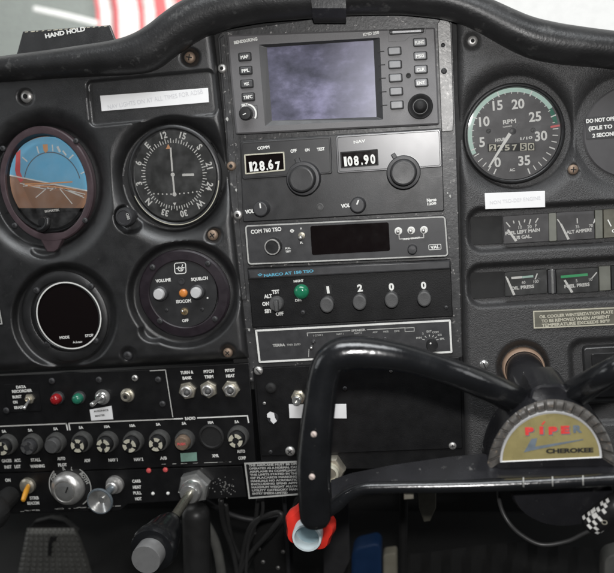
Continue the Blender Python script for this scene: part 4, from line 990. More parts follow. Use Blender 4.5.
# ------------------------------------------------------------------ lower left switch panel
def copy_tree(o, parent=None):
    c = o.copy(); COL.objects.link(c); c.parent = parent
    for ch in list(o.children): copy_tree(ch, c)
    return c
def switch_panel():
    o = thing('breaker_panel', 'long flat black panel of circuit breakers and switches at the lower left', 'switch panel', 125, 430, -2)
    d = -2.0
    M().prism([(-45, 379), (249, 363), (256, 462), (240, 465), (-45, 474)], d, -10, .6).build('upper_plate', 'switch', o)
    M().prism([(-45, 475), (242, 466), (247, 497), (128, 504), (120, 511), (-45, 515)], d-.6, -10, .6).build('lower_plate', 'switch', o)
    M().prism([(-45, 377.6), (166.4, 369.2), (173.6, 418.4), (-45, 427)], d+1.4, d-.4, .4).build('sub_panel', 'switch', o)
    m = M(); m.line([(150, 370.8), (165.4, 370), (172.8, 417)], 1.0, d+1.55); m.build('sub_panel_edge', 'dimw', o, smooth=False)
    e = d+.15
    m = M()
    m.line([(-45, 428.2), (66.2, 423.6), (67.6, 430)], 1.3, e).line([(70, 430), (68.8, 423.4), (182.5, 418.6)], 1.3, e).line([(197.5, 418), (247.4, 415.8), (248.6, 422.6)], 1.3, e)
    m.text('RADIO', 190.2, 418.4, 2.8, 10.5, e, rot=-2.5, bold=.05)
    def t(s_, x, y, h=2.7, w=None): m.text(s_, x, y, h, w, e, rot=-2.6, bold=.05)
    for s_, x, y in (('5A', 4, 431.4), ('5A', 30.2, 430.2), ('5A', 55.6, 428.8), ('5A', 81, 427.6), ('10A', 107, 426.6), ('10A', 132.4, 425.6), ('5A', 158.2, 424.4), ('5A', 184, 423.4), ('10A', 210.8, 422.4), ('5A', 236.8, 421.8)): t(s_, x, y, 2.5)
    for s_, x, y, w in (('GAGES', 6.6, 460.8, 10), ('ACC', 17.4, 460.4, 6.5), ('INST', 8, 467, 7.4), ('LGT', 17.6, 466.6, 6.4), ('STALL', 35.8, 459.9, 10), ('WARNING', 37.4, 466.2, 14.6), ('AUTO', 61.2, 458.6, 8), ('PILOT', 62.4, 464.9, 8.8), ('ADF', 87.2, 460.6, 6.4), ('NAV 1', 113, 460, 9.2), ('NAV 2', 138.6, 459.4, 9.2), ('A/B', 163.4, 458.2, 6.8), ('XMR', 215.4, 455.8, 6.6), ('AUTO', 241, 451.4, 8), ('COMP', 242, 458, 7.6), ('TURN &', 186.8, 372.4, 13), ('BANK', 187.2, 377.9, 9.4), ('PITCH', 208.6, 371.4, 10), ('TRIM', 208.8, 376.8, 9), ('PITOT', 230, 370.4, 10), ('HEAT', 230.4, 375.8, 8.8)): t(s_, x, y, 2.9, w)
    m.build('lettering', 'white', o, smooth=False)
    m = M(); e = d-.45
    for s_, x, y, w in (('ON', 7.8, 480.2, 5.4), ('STRB', 34.2, 498, 9), ('BEACON', 33.2, 503.2, 12), ('CARB', 136.4, 481.2, 8.4), ('HEAT', 137, 487.2, 8.2), ('PULL', 137.4, 493, 8.2), ('HOT', 138.4, 498.8, 6.4)): m.text(s_, x, y, 2.9, w, e, rot=-2.6, bold=.05)
    m.build('lower_lettering', 'white', o, smooth=False)
    m = M()
    for i in range(26):
        x = random.uniform(18, 126); y = 511.2-(x-18)*.055+random.uniform(-.4, .6); w = random.uniform(.8, 6); m.line([(x, y), (x+w, y-w*.055)], random.uniform(.4, .9), d-.5)
    m.build('chipped_edge', 'dimw', o, smooth=False); m = M()
    for i in range(10):
        x = random.uniform(160, 224); y = 464.4-(x-160)*.035; w = random.uniform(2, 9); m.line([(x, y), (x+w, y-w*.035)], random.uniform(.4, .8), d+.12)
    m.build('scratched_edge', 'dimw', o, smooth=False)
    m = M()
    for i in range(60):
        x = random.gauss(224.5, 5); y = random.gauss(487, 4.5); r = random.uniform(.3, 1.1)
        m.flat([(x-r, y), (x, y-r*.8), (x+r*.8, y-r*.2), (x+r*.3, y+r)], d-.5)
    m.build('worn_patch', 'steel', o, smooth=False)
    for x, y in ((52, 381), (99, 379.6), (135, 378), (158.3, 379.6), (162.6, 404), (6.5, 410.5)): screw(o, x, y, 3.1, d+1.5, 'steel' if x in (135,) else 'knob', 'cross')
    return o
switch_panel()
E0 = -.5   # face of the raised sub panel
t = thing('data_recorder_switch', 'small plate marked DATA RECORDER with a toggle switch', 'switch', 24, 398, E0)
M().prism(rq([(4, 384.6), (37.6, 383), (41.6, 411), (8, 412.4)], 1.5), E0+.5, E0-.5, .2).build('plate', 'switch', t)
m = M()
for s_, x, y, w in (('DATA', 21, 386.9, 10), ('RECORDER', 22, 391, 20.5), ('BURST', 17, 396.8, 9.4), ('ON', 15.2, 402.2, 4.6), ('ERASE', 19, 407.4, 9.8)): m.text(s_, x, y, 2.6, w, E0+.65, rot=-2.6, bold=.05)
m.build('lettering', 'white', t, smooth=False)
M().lathe(30, 398.6, [(5, 0), (4.8, 1.6), (3.2, 2), (3, 4), (2.4, 4.4), (2.2, 3)], E0+.5, 6).build('toggle_nut', 'nut', t)
M().tube([W(30, 398.6, 2), W(27.5, 403, 7), W(24, 408.6, 12)], [.0011, .0012, .0017], 12, sub=3).build('toggle_lever', 'chrome', t)
def lamp(name, lab, x, y, mt):
    t = thing(name, lab, 'indicator lamp', x, y, E0)
    M().lathe(x, y, [(6.2, 0), (6, 2.5), (5, 3), (4.9, 2)], E0, 28).build('collar', 'knob', t)
    M().lathe(x, y, [(5, 1), (4.9, 6), (4.2, 8), (2.4, 9.2), (.01, 9.6)], E0, 28).build('lens', mt, t)
lamp('indicator_lamp', 'small red lens lamp on the switch panel', 58.6, 397.4, 'red')
lamp('indicator_lamp', 'small green lens lamp on the switch panel', 80, 397, 'teal')
t = thing('toggle_switch', 'chrome toggle with its long lever pointing down left above a white label', 'switch', 103, 396, E0)
M().lathe(102.8, 396.8, [(7.4, 0), (7.2, 1.6), (5.2, 2), (4.8, 6), (3.8, 6.6), (3.4, 4.6)], E0, 30).build('collar', 'chrome', t)
M().tube([W(102.8, 396.6, 2), W(98, 400, 12), W(92, 404.6, 23)], [.0013, .0015, .0022], 14, sub=4).build('lever', 'chrome', t)
lb = strip('label_strip', 'tiny white handwritten label below the chrome toggle lever', 'label', [(89.6, 409.8), (111.4, 406), (113.2, 419.4), (91.2, 420.8)], E0+.9, 'paper', None, 'faint', 4, 40)
m = M(); m.text('AVIONICS', 101, 410.8, 1.7, 15, E0+1.1, rot=-5).text('MASTER', 100, 415.6, 1.7, 10, E0+1.1, rot=-5).build('lettering', 'knobl', lb, smooth=False)
t = thing('phone_jack', 'round chrome headphone jack right of the toggle lever', 'jack', 127.5, 395, E0)
M().lathe(127.8, 395, [(6.8, 0), (6.6, 1.6), (5, 2.2), (4.8, 5), (4, 5.6), (2.2, 5.4), (1.9, 2), (.01, 1.6)], E0, 32).build('bushing', 'nut', t)
M().lathe(127.6, 395.2, [(1.9, 5.42), (.01, 5.45)], E0, 18).build('hole', 'dark', t)
# three toggles
def toggle(x, y, lab, ang):
    t = thing('toggle_switch', lab, 'switch', x, y, -2, 'hex nut toggle switches above the radio breakers')
    M().lathe(x, y, [(8.8, 0), (8.8, 2.0), (8.2, 2.7), (5.8, 2.9), (5.6, 4.8), (4.6, 5.2), (4, 4)], -2, 6, phase=ang).build('hex_nut', 'nut', t, angle=25)
    M().lathe(x, y, [(5.8, 2.6), (5.6, 5.6), (4.4, 6.4), (3.4, 5)], -2, 28).build('bushing', 'steel', t)
    M().tube([W(x, y, 1), W(x-.5, y+1.5, 6), W(x-1.2, y+2.6, 12)], [.0019, .0019, .0025], 14, sub=3).build('lever', 'knobl', t)
toggle(188, 390.2, 'toggle switch marked TURN & BANK, brass tinted hex nut', .2)
toggle(209, 389, 'toggle switch marked PITCH TRIM, between the other two hex nut toggles', .5)
toggle(231.4, 388.6, 'toggle switch marked PITOT HEAT, nearest the radio stack', .9)

K['pedal_dark'] = mat('dark_rubber', (.011, .011, .011), .7, var=.4, scale=120, bump=.4, bscale=600)
K['barrel'] = mat('breaker_barrel_grey', (.055, .055, .053), .5, var=.3, scale=250, bump=.15, bscale=1500)
# circuit breakers: one of each look, then copies
def breaker(x, y, look, lab):
    d = -2; t = thing('circuit_breaker', lab, 'circuit breaker', x, y, d, 'push button circuit breakers in the row')
    if look == 'hole':
        M().lathe(x, y, [(12.6, 0), (12.4, 1.0), (10.6, 1.6), (10, 1.2), (9.6, .3), (.01, .2)], d, 36).build('blank_cap', 'matte', t); return t
    M().lathe(x, y, [(9.4, 0), (9.3, 5), (8.6, 6.2), (7.4, 6.4), (7.0, 5)], d, 34).build('barrel', 'barrel', t)
    b = M().lathe(x, y, [(6.8, 4), (6.8, 11), (6.1, 12), (.01, 12.1)], d, 30).build('button', {'red': 'rust', 'grey': 'knobl', 'worn': 'knob'}.get(look, 'black'), t)
    fx, fy = raised(x, y, d, d+12.25)
    if look in ('open', 'worn'):
        m = M(); ph = 24
        for a in range(4): m.arc(fx, fy, 2.9, 6.3, ph+a*90+(11 if a else 24), ph+a*90+79, d+12.25, seg=6)
        m.build('face_print', 'cream' if look == 'open' else 'knobl', b, smooth=False)
    if look == 'red': M().text('PUSH', fx, fy, 2.4, 8, d+12.3, rot=-3, bold=.03).build('face_print', 'pink', b, smooth=False)
    return t
D_ = -2
BR = [(8.8, 443.4, 'open', 'circuit breaker over the GAGES ACC legend at the left edge'), (34, 442.8, 'worn', 'circuit breaker with worn dim face over the STALL WARNING legend'), (57.4, 441.6, 'grey', 'circuit breaker with plain grey face over the AUTO PILOT legend'),
      (83.6, 440.6, 'open', 'circuit breaker with white notched face over the ADF legend'), (109, 440.6, 'open', 'circuit breaker with white notched face over the NAV 1 legend'), (134.6, 440.4, 'open', 'circuit breaker with white notched face over the NAV 2 legend'), (160.6, 439.2, 'open', 'circuit breaker with white notched face over the A/B legend'),
      (185.8, 438.6, 'red', 'circuit breaker with reddish brown face above the pale green tape'), (211.6, 436.6, 'hole', 'plain black cap closing the breaker hole over the XMR legend'), (239, 435.4, 'open', 'circuit breaker over the AUTO COMP legend at the right end')]
first = {}
for x, y, look, lab in BR:
    if look in first:
        c = copy_tree(first[look]); c.location = W(x, y, D_); c['label'] = lab; c.rotation_euler = (0, random.uniform(0, 6.28), 0)
    else: first[look] = breaker(x, y, look, lab)
t = thing('tape_patch', 'pale green tape patch under the reddish breaker', 'tape', 188.6, 457, -2)
M().prism([(180.2, 453.4), (196.6, 452.4), (197.2, 461), (181, 462)], -1.6, -2.2, .2).build('tape', 'greenp', t)

# lower row
t = thing('strobe_switch', 'orange tipped rocker toggle over the STRB BEACON legend', 'switch', 28, 486, -2.6)
M().lathe(28.6, 485, [(7.4, 0), (7.2, 3), (5.4, 4), (5.2, 6), (4, 6.4)], -2.6, 28).build('collar', 'nut', t)
M().tube([W(28.4, 486.5, 3), W(26, 492, 12), W(23.2, 500, 19)], [.0026, .0032, .0027], 14, sub=4, flat=.7).build('lever', 'orange', t)
t = thing('ignition_switch', 'round chrome ignition switch with OFF and BOTH positions', 'switch', 69, 487, -2.6)
M().lathe(70, 486.4, [(21.5, -.2), (21.2, .5), (.01, .55)], -2.6, 56).build('position_plate', 'black', t)
m = M(); m.arc(70, 486.4, 20, 21, 35, 150, -1.9).arc(70, 486.4, 20, 21, 240, 318, -1.9)
dial_text(m, 70, 486.4, -58, 17.2, 'OFF', 3.6, -1.9); dial_text(m, 70, 486.4, 62, 17.4, 'BOTH', 3.4, -1.9); dial_text(m, 70, 486.4, -12, 18, 'R', 3.2, -1.9); dial_text(m, 70, 486.4, 14, 18, 'L', 3.2, -1.9)
m.build('lettering', 'dimw', t, smooth=False)
k = M().lathe(69.4, 487, [(15.8, 0), (15.6, 5), (14.6, 7), (11.4, 9.6), (10.2, 9.8), (9.6, 8.6)], -2.6, 48).build('bezel_ring', 'steel', t)
M().lathe(69.4, 487, [(9.8, 7), (9.2, 9.6), (6, 10.6), (.01, 10.8)], -2.6, 40).build('key_barrel', 'chrome', k)
M().prism(bq(66.6, 490.2, 1.3, 6, 20), 8.4, 8, 0).build('key_slot', 'dark', k)
t = thing('carb_heat_knob', 'flared chrome pull knob on a short shaft left of the CARB HEAT legend', 'pull knob', 116, 484, -2.6)
M().lathe(115.6, 484, [(8.6, 0), (8.4, 3), (6, 4), (5.8, 9), (4.8, 10)], -2.6, 32).build('collar', 'steel', t)
M().lathe(115.6, 484, [(3, 4), (3, 26), (5, 27), (10.8, 30), (12, 31.5), (12.2, 33), (11.6, 34), (10.6, 34)], -2.6, 44, fill=False).build('knob', 'satin', t)
M().lathe(115.6, 484, [(10.7, 33.9), (3.4, 29.6), (2.6, 30.6), (.01, 30.8)], -2.6, 44).build('knob_face', 'chrome', t)
for x, y, mt, lab in ((148.8, 470.6, 'pink', 'small pink pilot light, left of the upper pair beside the throttle nut'), (165.4, 469.8, 'pink', 'small pink pilot light, right of the upper pair beside the throttle nut'), (153, 493.6, 'white', 'small white pilot light, left of the lower pair beside the throttle nut'), (168, 493.4, 'white', 'small white pilot light, right of the lower pair beside the throttle nut')):
    t = thing('pilot_light', lab, 'pilot light', x, y, -2.6, 'four tiny lights left of the throttle')
    r = 2.5 if mt == 'pink' else 1.7
    M().lathe(x, y, [(r, -.2), (r*.9, .8), (r*.5, 1.4), (.01, 1.6)], -2.6, 18).build('lens', mt, t)
def plunger(name, lab, bx, by, L, kind):
    d0 = -2.6; t = thing(name, lab, 'engine control', bx, by, d0)
    if kind == 'throttle':
        M().lathe(bx, by, [(15.6, 0), (15.6, 8), (14, 10), (10, 10.4), (9.8, 12)], d0, 6, phase=.25).build('hex_nut', 'chrome', t, angle=25)
        M().lathe(bx, by, [(10.4, 9), (10, 18), (8.4, 20), (6, 20.4)], d0, 40).build('gland', 'chrome', t)
        M().lathe(bx, by, [(4.2, 18), (4.2, L*.72), (3.9, L*.72)], d0, 28).build('shaft', 'steel_dark', t)
        M().lathe(bx, by, [(4.6, L*.52), (9, L*.55), (12.5, L*.62), (15, L*.70), (16.6, L*.78), (18.4, L*.83), (18.8, L*.88), (17.4, L*.91), (12.6, L*.92)], d0, 56).build('grip', 'yoke', t)
        M().lathe(bx, by, [(11.8, L*.90), (11.8, L*1.0), (11.4, L*1.012), (10.6, L*1.012)], d0, 48).build('button_sleeve', 'knobl2', t)
        M().lathe(bx, by, [(10.7, L*1.006), (.01, L*1.006)], d0, 40).build('button_face', 'silverk', t)
K['knobl2'] = mat('light_grey_sleeve', (.30, .30, .30), .32, metal=.5, var=.1, scale=200)
K['steel_dark'] = mat('olive_steel_shaft', (.30, .29, .24), .25, metal=.8, var=.3, scale=200)
plunger('throttle', 'black throttle plunger with a silver end button on a long shaft', 196, 484.6, 119, 'throttle')
t = thing('mixture_control', 'red lobed mixture knob with pale hollow end below the yoke grip', 'engine control', 326, 472, -2)
M().lathe(326, 472, [(4, 0), (4, 88)], -2, 24).build('shaft', 'steel_dark', t)
M().lathe(326, 472, [(8, 74), (15.5, 78), (19.8, 84), (20.6, 92), (18.4, 97), (11.5, 98)], -2, 84, lobes=7, amp=.05).build('lobed_knob', 'redk', t)
M().lathe(326, 472, [(12, 94), (12, 107), (11.6, 108), (10, 108), (9.8, 106), (9.6, 96)], -2, 48).build('end_sleeve', 'tube', t)
M().lathe(326, 472, [(9.8, 99), (.01, 99)], -2, 40).build('sleeve_floor', 'tubein', t)

t = thing('trim_knob', 'large dark knob cut off by the left edge beside the orange switch', 'knob', 0, 506, 25)
M().lathe(-5, 509, [(9, -26), (11, -4), (15, 0), (16.5, 6), (16, 14), (13.5, 19), (8, 21), (.01, 21.4)], 25, 48, lobes=22, amp=.02).build('grip', 'pedal_dark', t)
# ------------------------------------------------------------------ footwell
def at(px, py, d): return W(px, py, d)
def pedal():
    d = -170
    t = thing('rudder_pedal', 'dark ribbed rubber rudder pedal in the footwell at the lower left', 'pedal', 60, 560, d)
    P = [(18, 640), (24, 545), (27, 531), (76, 529), (84, 540), (92, 560), (98, 600), (101, 640)]
    def fn(u, v):
        y = lerp(528, 660, v); l = lerp(27, 16, min(1, v*2.4)); r = lerp(74, 96, min(1, (v*2.2)**.7)); x = lerp(l, r, u)
        b = 1.0 if ((u*11) % 1) < .62 and ((v*26) % 1) < .66 else 0
        e = min(u, 1-u, v*1.5); return W(x, y, d+b*2.0+6*sstep(e/.07))
    M().grid(fn, 90, 130).build('tread', 'pedal', t)
    m = M(); m.prism([(26, 532), (34, 522), (50, 518), (64, 521), (77, 532)], d-6, d-14, 1); m.build('toe_plate', 'carpet', t)
    m = M(); m.prism([(48, 545), (50, 537), (56, 537), (56, 541), (52, 542), (51, 556), (47.5, 556)], d+9, d+6, 0); m.build('slot', 'dark', t, smooth=False)
    M().tube([W(58, 640, d-20), W(60, 560, d-40), W(62, 520, d-90)], .009, 12).build('arm', 'wall', t)
pedal()
def cyl(name, lab, cat, pts, r, mt, part):
    t = thing(name, lab, cat, 0, 0, loc=pts[len(pts)//2]); M().tube(pts, r, 20, sub=5).build(part, mt, t); return t
cyl('control_column_boot', 'black vertical control rod boot under the throttle nut', 'boot', [W(196, 512, -60), W(197, 545, -60), W(199, 660, -60)], .0135, 'cable', 'sleeve')
cyl('cable', 'looped black cable hanging below the operating limits placard', 'cable', [W(238, 600, -50), W(242, 560, -50), W(252, 525, -45), W(275, 513, -40), (W(281, 517, -38)), W(268, 534, -40), W(252, 552, -45), W(240, 575, -50), W(236, 610, -50)], .0024, 'cable', 'sheath')
cyl('cable', 'straight black cable hanging left of the cable loop', 'cable', [W(221, 500, -20), W(224, 525, -40), W(234, 555, -50), W(243, 610, -50)], .0025, 'cable', 'sheath')
cyl('cable', 'thin dark cable crossing behind the cable loop', 'cable', [W(258, 500, -55), W(254, 530, -60), W(246, 552, -60), (W(231, 620, -60))], .0018, 'cable', 'sheath')
cyl('hose', 'grey worn hose curving down beside the rod boot', 'hose', [W(206, 524, -90), W(216, 545, -95), W(222, 580, -95), W(224, 640, -95)], .0048, 'pedal', 'sheath')
cyl('pipe', 'thin vertical dark pipe left of the red mixture knob', 'pipe', [W(284, 495, -90), W(288, 560, -95), W(290, 640, -95)], .002, 'knob', 'pipe_run')
cyl('pipe', 'thin vertical dark pipe below the middle of the yoke bar', 'pipe', [W(404, 470, -90), W(403, 560, -95), W(404, 660, -95)], .0042, 'wall', 'pipe_run')
for pts, r, mt, lab in (([(226, 505, -60), (232, 540, -70), (246, 575, -75), (262, 640, -80)], .0020, 'cable', 'black cable leaning right behind the cable loop'),
        ([(300, 500, -110), (272, 535, -100), (250, 560, -95), (222, 640, -95)], .0017, 'cable', 'black cable running down left from the red mixture knob'),
        ([(262, 498, -40), (262, 515, -42), (248, 545, -44), (244, 640, -48)], .0016, 'cable', 'thin cable dropping through the middle of the cable loop'),
        ([(280, 640, -130), (268, 560, -130), (290, 530, -130), (300, 500, -140)], .0060, 'pedal_dark', 'fat dark duct hose behind the cables'),
        ([(205, 500, -100), (232, 515, -110), (262, 520, -115), (300, 512, -120)], .0026, 'knob', 'dark conduit crossing behind the top of the cable loop')):
    cyl('cable' if r < .005 else 'duct_hose', lab, 'cable' if r < .005 else 'hose', [W(*p) for p in pts], r, mt, 'sheath')
t = thing('bracket', 'dark metal bracket with bright rivets in the footwell behind the cables', 'bracket', 272, 548, -120)
M().prism([(252, 520), (292, 517), (294, 600), (256, 600)], -118, -122, .5).build('bracket_plate', 'wall', t)
for x, y in ((254, 533), (259, 549), (283, 552), (278, 568), (263, 562), (288, 530)): screw(t, x, y, 1.7, -117.6, 'steel', 'ring', name='rivet')
t = thing('bracket', 'dark metal bracket hanging in the footwell right of the pale throttle button', 'bracket', 340, 520, -120)
M().prism([(322, 500), (348, 498), (350, 560), (338, 585), (324, 585)], -112, -116, .5).build('bracket_plate', 'knob', t)
t = thing('blue_handle', 'blurred blue plastic handle in the footwell right of the red knob', 'handle', 366, 560, -190)
M().prism(rq([(352, 548), (381, 541), (383, 660), (350, 660)], 8), -190, -215, 3).build('handle_body', 'bluep', t)
t = thing('beige_block', 'small beige block beside the blue handle in the footwell', 'block', 390, 565, -200)
M().prism(rq([(383, 554), (397, 552), (399, 660), (384, 660)], 3), -200, -215, 2).build('block_body', 'beige', t)
t = thing('beige_tab', 'dim beige tab hanging behind the yoke bar', 'tab', 425, 508, -60)
M().prism([(418, 492), (436, 490), (436, 508), (430, 521), (424, 522), (419, 508)], -60, -64, 1).build('tab_plate', 'olive', t)
t = thing('tunnel', 'dark carpeted tunnel hump on the footwell floor under the yoke', 'tunnel', 460, 560, -260)
def fn(u, v):
    x = lerp(385, 690, u); return W(x, lerp(549, 700, v)+6*math.cos(u*7), -260+v*120+3*math.sin(u*90+v*9))
M().grid(fn, 60, 30).build('carpet_cover', 'carpet', t)
t = thing('side_trim', 'pale grey trim at the lower right corner of the footwell', 'trim', 612, 560, -120)
M().prism(rq([(604, 556), (660, 540), (660, 680), (602, 680)], 8), -120, -140, 3).build('trim_panel', 'pedal', t)
# ------------------------------------------------------------------ yoke
K['chip'] = mat('pale_worn_plug', (.50, .42, .38), .5, var=.3, scale=300)
def yoke():
    o = thing('control_yoke', 'glossy black control yoke with gold badge in its half round hub', 'yoke', 548, 440, 120)
    def tb(pts, name, mt, seg=26, sub=8, flat=None):
        M().tube([W(x, y, d) for x, y, r, d in pts], [r*1.03*S(x, y, d) for x, y, r, d in pts], seg, sub=sub, flat=flat).build(name, mt, o)
    # left horn: grip, corner and upper spoke in one sweep
    tb([(315.5, 519, 14.2, 150), (314.6, 500, 15.2, 150), (313.8, 465, 16.2, 150), (316.6, 430, 15.6, 150), (320.4, 398, 14.8, 149), (323.6, 377, 14.6, 148), (329.5, 362, 15.2, 147), (342, 354.4, 16.6, 146), (362, 352.8, 16.4, 145), (390, 355.4, 14.6, 144), (416, 361.2, 13.4, 142), (450, 372, 13.2, 138), (484, 385.4, 13.6, 128), (508, 396, 14.2, 112), (528, 407, 14, 92)], 'left_horn', 'yoke', 30, 8)
    tb([(660, 352, 13, 138), (630, 362.5, 12.5, 137), (608, 373, 12.3, 135), (588, 385, 13.2, 122), (572, 395, 14.2, 108), (556, 405, 14, 90)], 'right_horn', 'yoke', 28, 7)
    # hub
    hd = 128; hx, hy = 551, 466.5
    # badge: half disc outline slightly flattened
    def half(rx, rt_, n, drop=0):
        s0 = [(hx+math.cos(math.radians(180-180*i/n))*rx, hy-math.sin(math.radians(180-180*i/n))*rt_-(math.cos(math.radians(180-180*i/n))*-1.0+0)*0+drop-(math.cos(math.radians(180-180*i/n))*rx)*.045) for i in range(n+1)]
        return s0
    n = 48
    A = half(65, 71.5, n, 4); B = half(53, 54, n, -4.6)
    M().prism(A+[(hx+64.5, hy+4), (hx-64.5, hy+9.5)], hd, hd-32, 3).build('hub_body', 'yoken', o)
    # ribbed worn ring
    m = M(); ribs = 19
    N_ = 228; vs = []; K_ = 8; Ao = half(64, 70.0, N_, 3); Bo = half(51.4, 48.6, N_, -5.6)
    for i in range(N_+1):
        f = (i*ribs/N_) % 1.0; g = 1 if f < .80 else (0 if f > .86 else 1-(f-.80)/.06); g = g if f > .05 else f/.05
        for j in range(K_+1):
            q = j/K_; e = math.sin(math.pi*min(1, max(0, q)))**.5; p = (lerp(Ao[i][0], Bo[i][0], q), lerp(Ao[i][1], Bo[i][1], q))
            vs.append(W(p[0], p[1], hd+.3+3.4*e*(.15+.85*g)))
    fs = [(i*(K_+1)+j, i*(K_+1)+j+1, (i+1)*(K_+1)+j+1, (i+1)*(K_+1)+j) for i in range(N_) for j in range(K_)]
    m.add(vs, fs).build('ribbed_ring', 'rib', o, angle=50)
    b1 = half(51.0, 48.0, n, -6.4); b2 = half(48.6, 45.2, n, -7.6)
    br = M().ring(b1, b2, hd+4.2, hd, hd+3.6).build('badge_rim', 'pale', o)
    bd = M().prism(b2, hd+3.4, hd, .3).build('badge', 'gold', o)
    dd = hd+3.6
    m = M()
    for s_, x, y, w_ in (('P', 530.2, 431.9, 8.8), ('I', 542.1, 431.1, 4.2), ('P', 553.7, 431.3, 8.8), ('E', 565.9, 430.5, 8.8)): m.text(s_, x, y, 7.6, w_, dd-.15, rot=-1.6, bold=.11)
    m.build('badge_letter_shadow', 'badge_grey', bd, smooth=False); m = M()
    letters = [('P', 529.5, 431.2), ('I', 541.4, 430.4), ('P', 553, 430.6), ('E', 565.2, 429.8)]
    for s_, x, y in letters: m.text(s_, x, y, 7.2, 8.4 if s_ != 'I' else 3.6, dd, rot=-1.6, bold=.1)
    m.flat([(541, 424.6), (544.4, 421), (545.6, 421.6), (542.8, 425)], dd); m.build('badge_red_letters', 'badge_red', bd, smooth=False)
    m = M(); m.text('R', 577.6, 429, 7.2, 8.4, dd, rot=-1.6, bold=.07)
    m.flat([(531.4, 439), (537.4, 438), (535.2, 446.6), (583, 439), (583.4, 440), (530, 451), (523.6, 452.6), (527, 447)], dd)
    m.build('badge_arrow', 'badge_grey', bd, smooth=False)
    M().text('CHEROKEE', 569.6, 450.6, 4.4, 45, dd, rot=-1.4, bold=.075).build('badge_black_letters', 'matte', bd, smooth=False)
    # top boss where the spokes meet
    M().prism([(527, 402), (531, 388), (540, 383.4), (560, 383), (569, 389), (574, 402), (565, 412), (535, 412)], 118, 80, 4).build('hub_boss', 'yoken', o)
    # lower bar: sloping plate and glossy round rail
    m = M()
    top = [(331, 480), (352, 473), (395, 464.6), (450, 456.8), (484, 453.6), (500, 462), (660, 460)]
    bot = [(332, 505), (350, 492), (372, 484.5), (450, 480.8), (484, 478.8), (500, 478), (660, 474)]
    m.add([W(x, y, 122) for x, y in top]+[W(x, y, 138) for x, y in bot]+[W(x, y, 100) for x, y in top]+[W(x, y+3, 100) for x, y in bot],
          [(i, i+1, 7+i+1, 7+i) for i in range(6)]+[(14+i, i, i+1, 15+i)[::-1] for i in range(6)]+[(7+i, 8+i, 22+i, 21+i) for i in range(6)])
    m.build('lower_bar', 'yoken', o, angle=25)
    tb([(326, 512, 6.2, 142), (336, 505, 6.6, 142), (348, 495, 6.2, 142), (362, 489, 5.6, 142), (380, 487.6, 5.6, 142), (450, 486.6, 5.8, 142), (520, 484.2, 6, 142), (590, 480.6, 6.2, 142), (660, 476.6, 6.4, 142)], 'lower_rail', 'yoke', 22, 6)
    m = M()
    for x in (523.4, 552.5, 583): m.tube([W(x, 477.8-(x-520)*.03, 148.8), W(x, 482-(x-520)*.03, 150.6), W(x+.2, 487-(x-520)*.03, 149.6)], .00035, 8, sub=3)
    m.build('rail_seam', 'dimw', o)
    M().prism([(403.6, 492), (413.4, 491.6), (413.8, 499), (404, 499.6)], 138, 132, .6).build('bar_tab', 'nut', o)
    # wear spots on the grip: shallow screw heads
    for x, y in ((313.8, 434.4), (312, 477)): screw(o, x, y, 2.9, 150+12.4, 'chip', 'slot', name='grip_screw')
    # column
    a = W(523, 366.5, 0); b = W(549, 432, 115)
    M().tube([a+Vector((0, .03, 0)), a, a.lerp(b, .4), b], [.0142, .0142, .0142, .0142], 32, sub=2).build('column_shaft', 'yoken', o)
    M().lathe(555, 474, [(50, 0), (50, 22), (47, 27), (30, 28), (.01, 28)], 92, 56, .94, .72).build('hub_underside', 'yoken', o)
    return o
yoke()
t = thing('column_collar', 'tan ring collar where the yoke column enters the panel', 'collar', 523, 367, 0)
M().lathe(523, 367, [(20.5, -2), (20.5, 5), (19.6, 6.4), (18.4, 6.6), (17.8, 5), (17.8, -2)], 0, 48).build('ring', 'tan', t)
t = thing('cord', 'thin dark cord sagging under the yoke hub to a clear connector', 'cord', 543, 545, 110)
M().tube([W(498, 488, 95), W(500, 504, 105), (W(507, 520, 112)), W(520, 534, 115), W(541, 544.6, 118), W(566, 541.6, 120), W(583, 534, 122), W(598, 526.6, 124)], .0014, 14, sub=6).build('sheath', 'cable', t)
def conn():
    t = thing('connector', 'clear cylindrical connector with white marks at the end of the cord', 'connector', 603, 512, 125)
    a, b = W(592, 523, 123), W(618, 504, 128)
    s = S(603, 512, 125); ax = (b-a).normalized()
    m = M(); m.tube([a, a.lerp(b, .5), b], [11.5*s, 12*s, 12*s], 32, sub=2).build('sleeve', 'black', t)
    # white marks wrapped on the front of the sleeve
    nr = (Vector((0, -1, 0))-ax*ax.dot(Vector((0, -1, 0)))).normalized(); bn = ax.cross(nr); m = M()
    L = (b-a).length
    def patch(u0, u1, g0, g1):
        vs = []
        for u in (u0, u1):
            for k in range(4):
                g = math.radians(lerp(g0, g1, k/3)); vs.append(a+ax*L*u+(nr*math.cos(g)+bn*math.sin(g))*12.15*s)
        m.add(vs, [(k, k+1, 5+k, 4+k) for k in range(3)])
    for i in range(5):
        for j in range(7):
            if (i+j) % 2 == 0: patch(-.02+i*.1, .07+i*.1, -85+j*25, -62+j*25) if i < 2 or j < 3 else None
    for u, g in ((.35, -45), (.5, -60), (.62, -38), (.75, -55), (.3, -70), (.68, -75), (.88, -68)): patch(u, u+.1, g-13, g+9)
    m.build('white_marks', 'white', t, smooth=False)
    m = M(); C = a+ax*L*.45+nr*12.3*s
    for k in range(16):
        g0, g1 = 2*math.pi*k/16, 2*math.pi*(k+1)/16; q = []
        for g, r in ((g0, 1.9), (g0, 2.7), (g1, 2.7), (g1, 1.9)): q.append(C+(ax*math.cos(g)+bn*math.sin(g))*r*s)
        m.add(q, [(0, 1, 2, 3)])
    m.build('round_mark', 'cream', t, smooth=False)
conn()
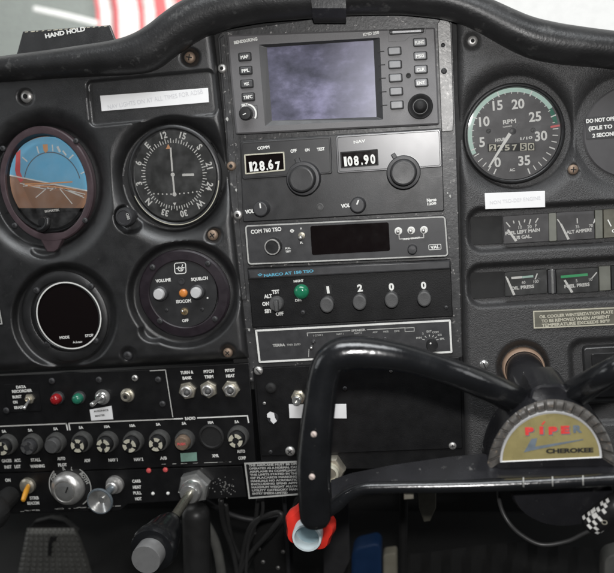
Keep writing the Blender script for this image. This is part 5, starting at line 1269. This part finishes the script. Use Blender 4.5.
# ------------------------------------------------------------------ light
def area(name, loc, target, size, power, col=(1, 1, 1), sy=None, spread=None):
    l = bpy.data.lights.new(name, 'AREA'); l.energy = power; l.size = size; l.color = col
    if sy: l.shape = 'RECTANGLE'; l.size_y = sy
    if spread: l.spread = math.radians(spread)
    o = bpy.data.objects.new(name, l); COL.objects.link(o); o.location = loc
    o.rotation_euler = (Vector(target)-Vector(loc)).to_track_quat('-Z', 'Y').to_euler(); return o
# camera flash just above the lens
area('flash_lamp', CAM+up*.055+rt*.012-fw*.01, CAM+fw*.6, .035, 2.3, (1, .985, .97), .02)
# daylight through the cabin roof and side windows
area('cabin_window_light', (.14, -.42, .75), (.2, -.05, 0), .8, 7.5, (.95, .98, 1), .28)
area('side_window_light', (-.95, -.45, .30), (.1, 0, 0), .4, 1.2, (.95, .98, 1), .4)
area('side_window_light', (1.25, -.40, .35), (.2, 0, .05), .4, 1.6, (.97, .98, 1), .4)
area('backdrop_fill_light', (-1.0, 1.1, 2.2), (-1.3, 4.0, .6), 2.0, 190, (1, 1, .98), 1.0)  # added fill lamp that brightens the hangar wall, flag and white bar
w = bpy.data.worlds.new('World'); SC.world = w; w.use_nodes = True
N, L = w.node_tree.nodes, w.node_tree.links; bg = N['Background']
tc = N.new('ShaderNodeTexCoord'); sp = N.new('ShaderNodeSeparateXYZ'); L.new(tc.outputs['Generated'], sp.inputs[0])
mr = N.new('ShaderNodeMapRange'); mr.inputs[1].default_value = .0; mr.inputs[2].default_value = .5; L.new(sp.outputs[1], mr.inputs[0])
mx = N.new('ShaderNodeMix'); mx.data_type = 'RGBA'; mx.inputs[6].default_value = (.03, .031, .034, 1); mx.inputs[7].default_value = (1.05, 1.06, 1.04, 1)
L.new(mr.outputs[0], mx.inputs[0]); L.new(mx.outputs[2], bg.inputs[0]); bg.inputs[1].default_value = 1
SC.view_settings.view_transform = 'Standard'; SC.view_settings.look = 'None'; SC.view_settings.exposure = 0; SC.view_settings.gamma = 1
SC.render.engine = 'CYCLES'; SC.cycles.use_denoising = True
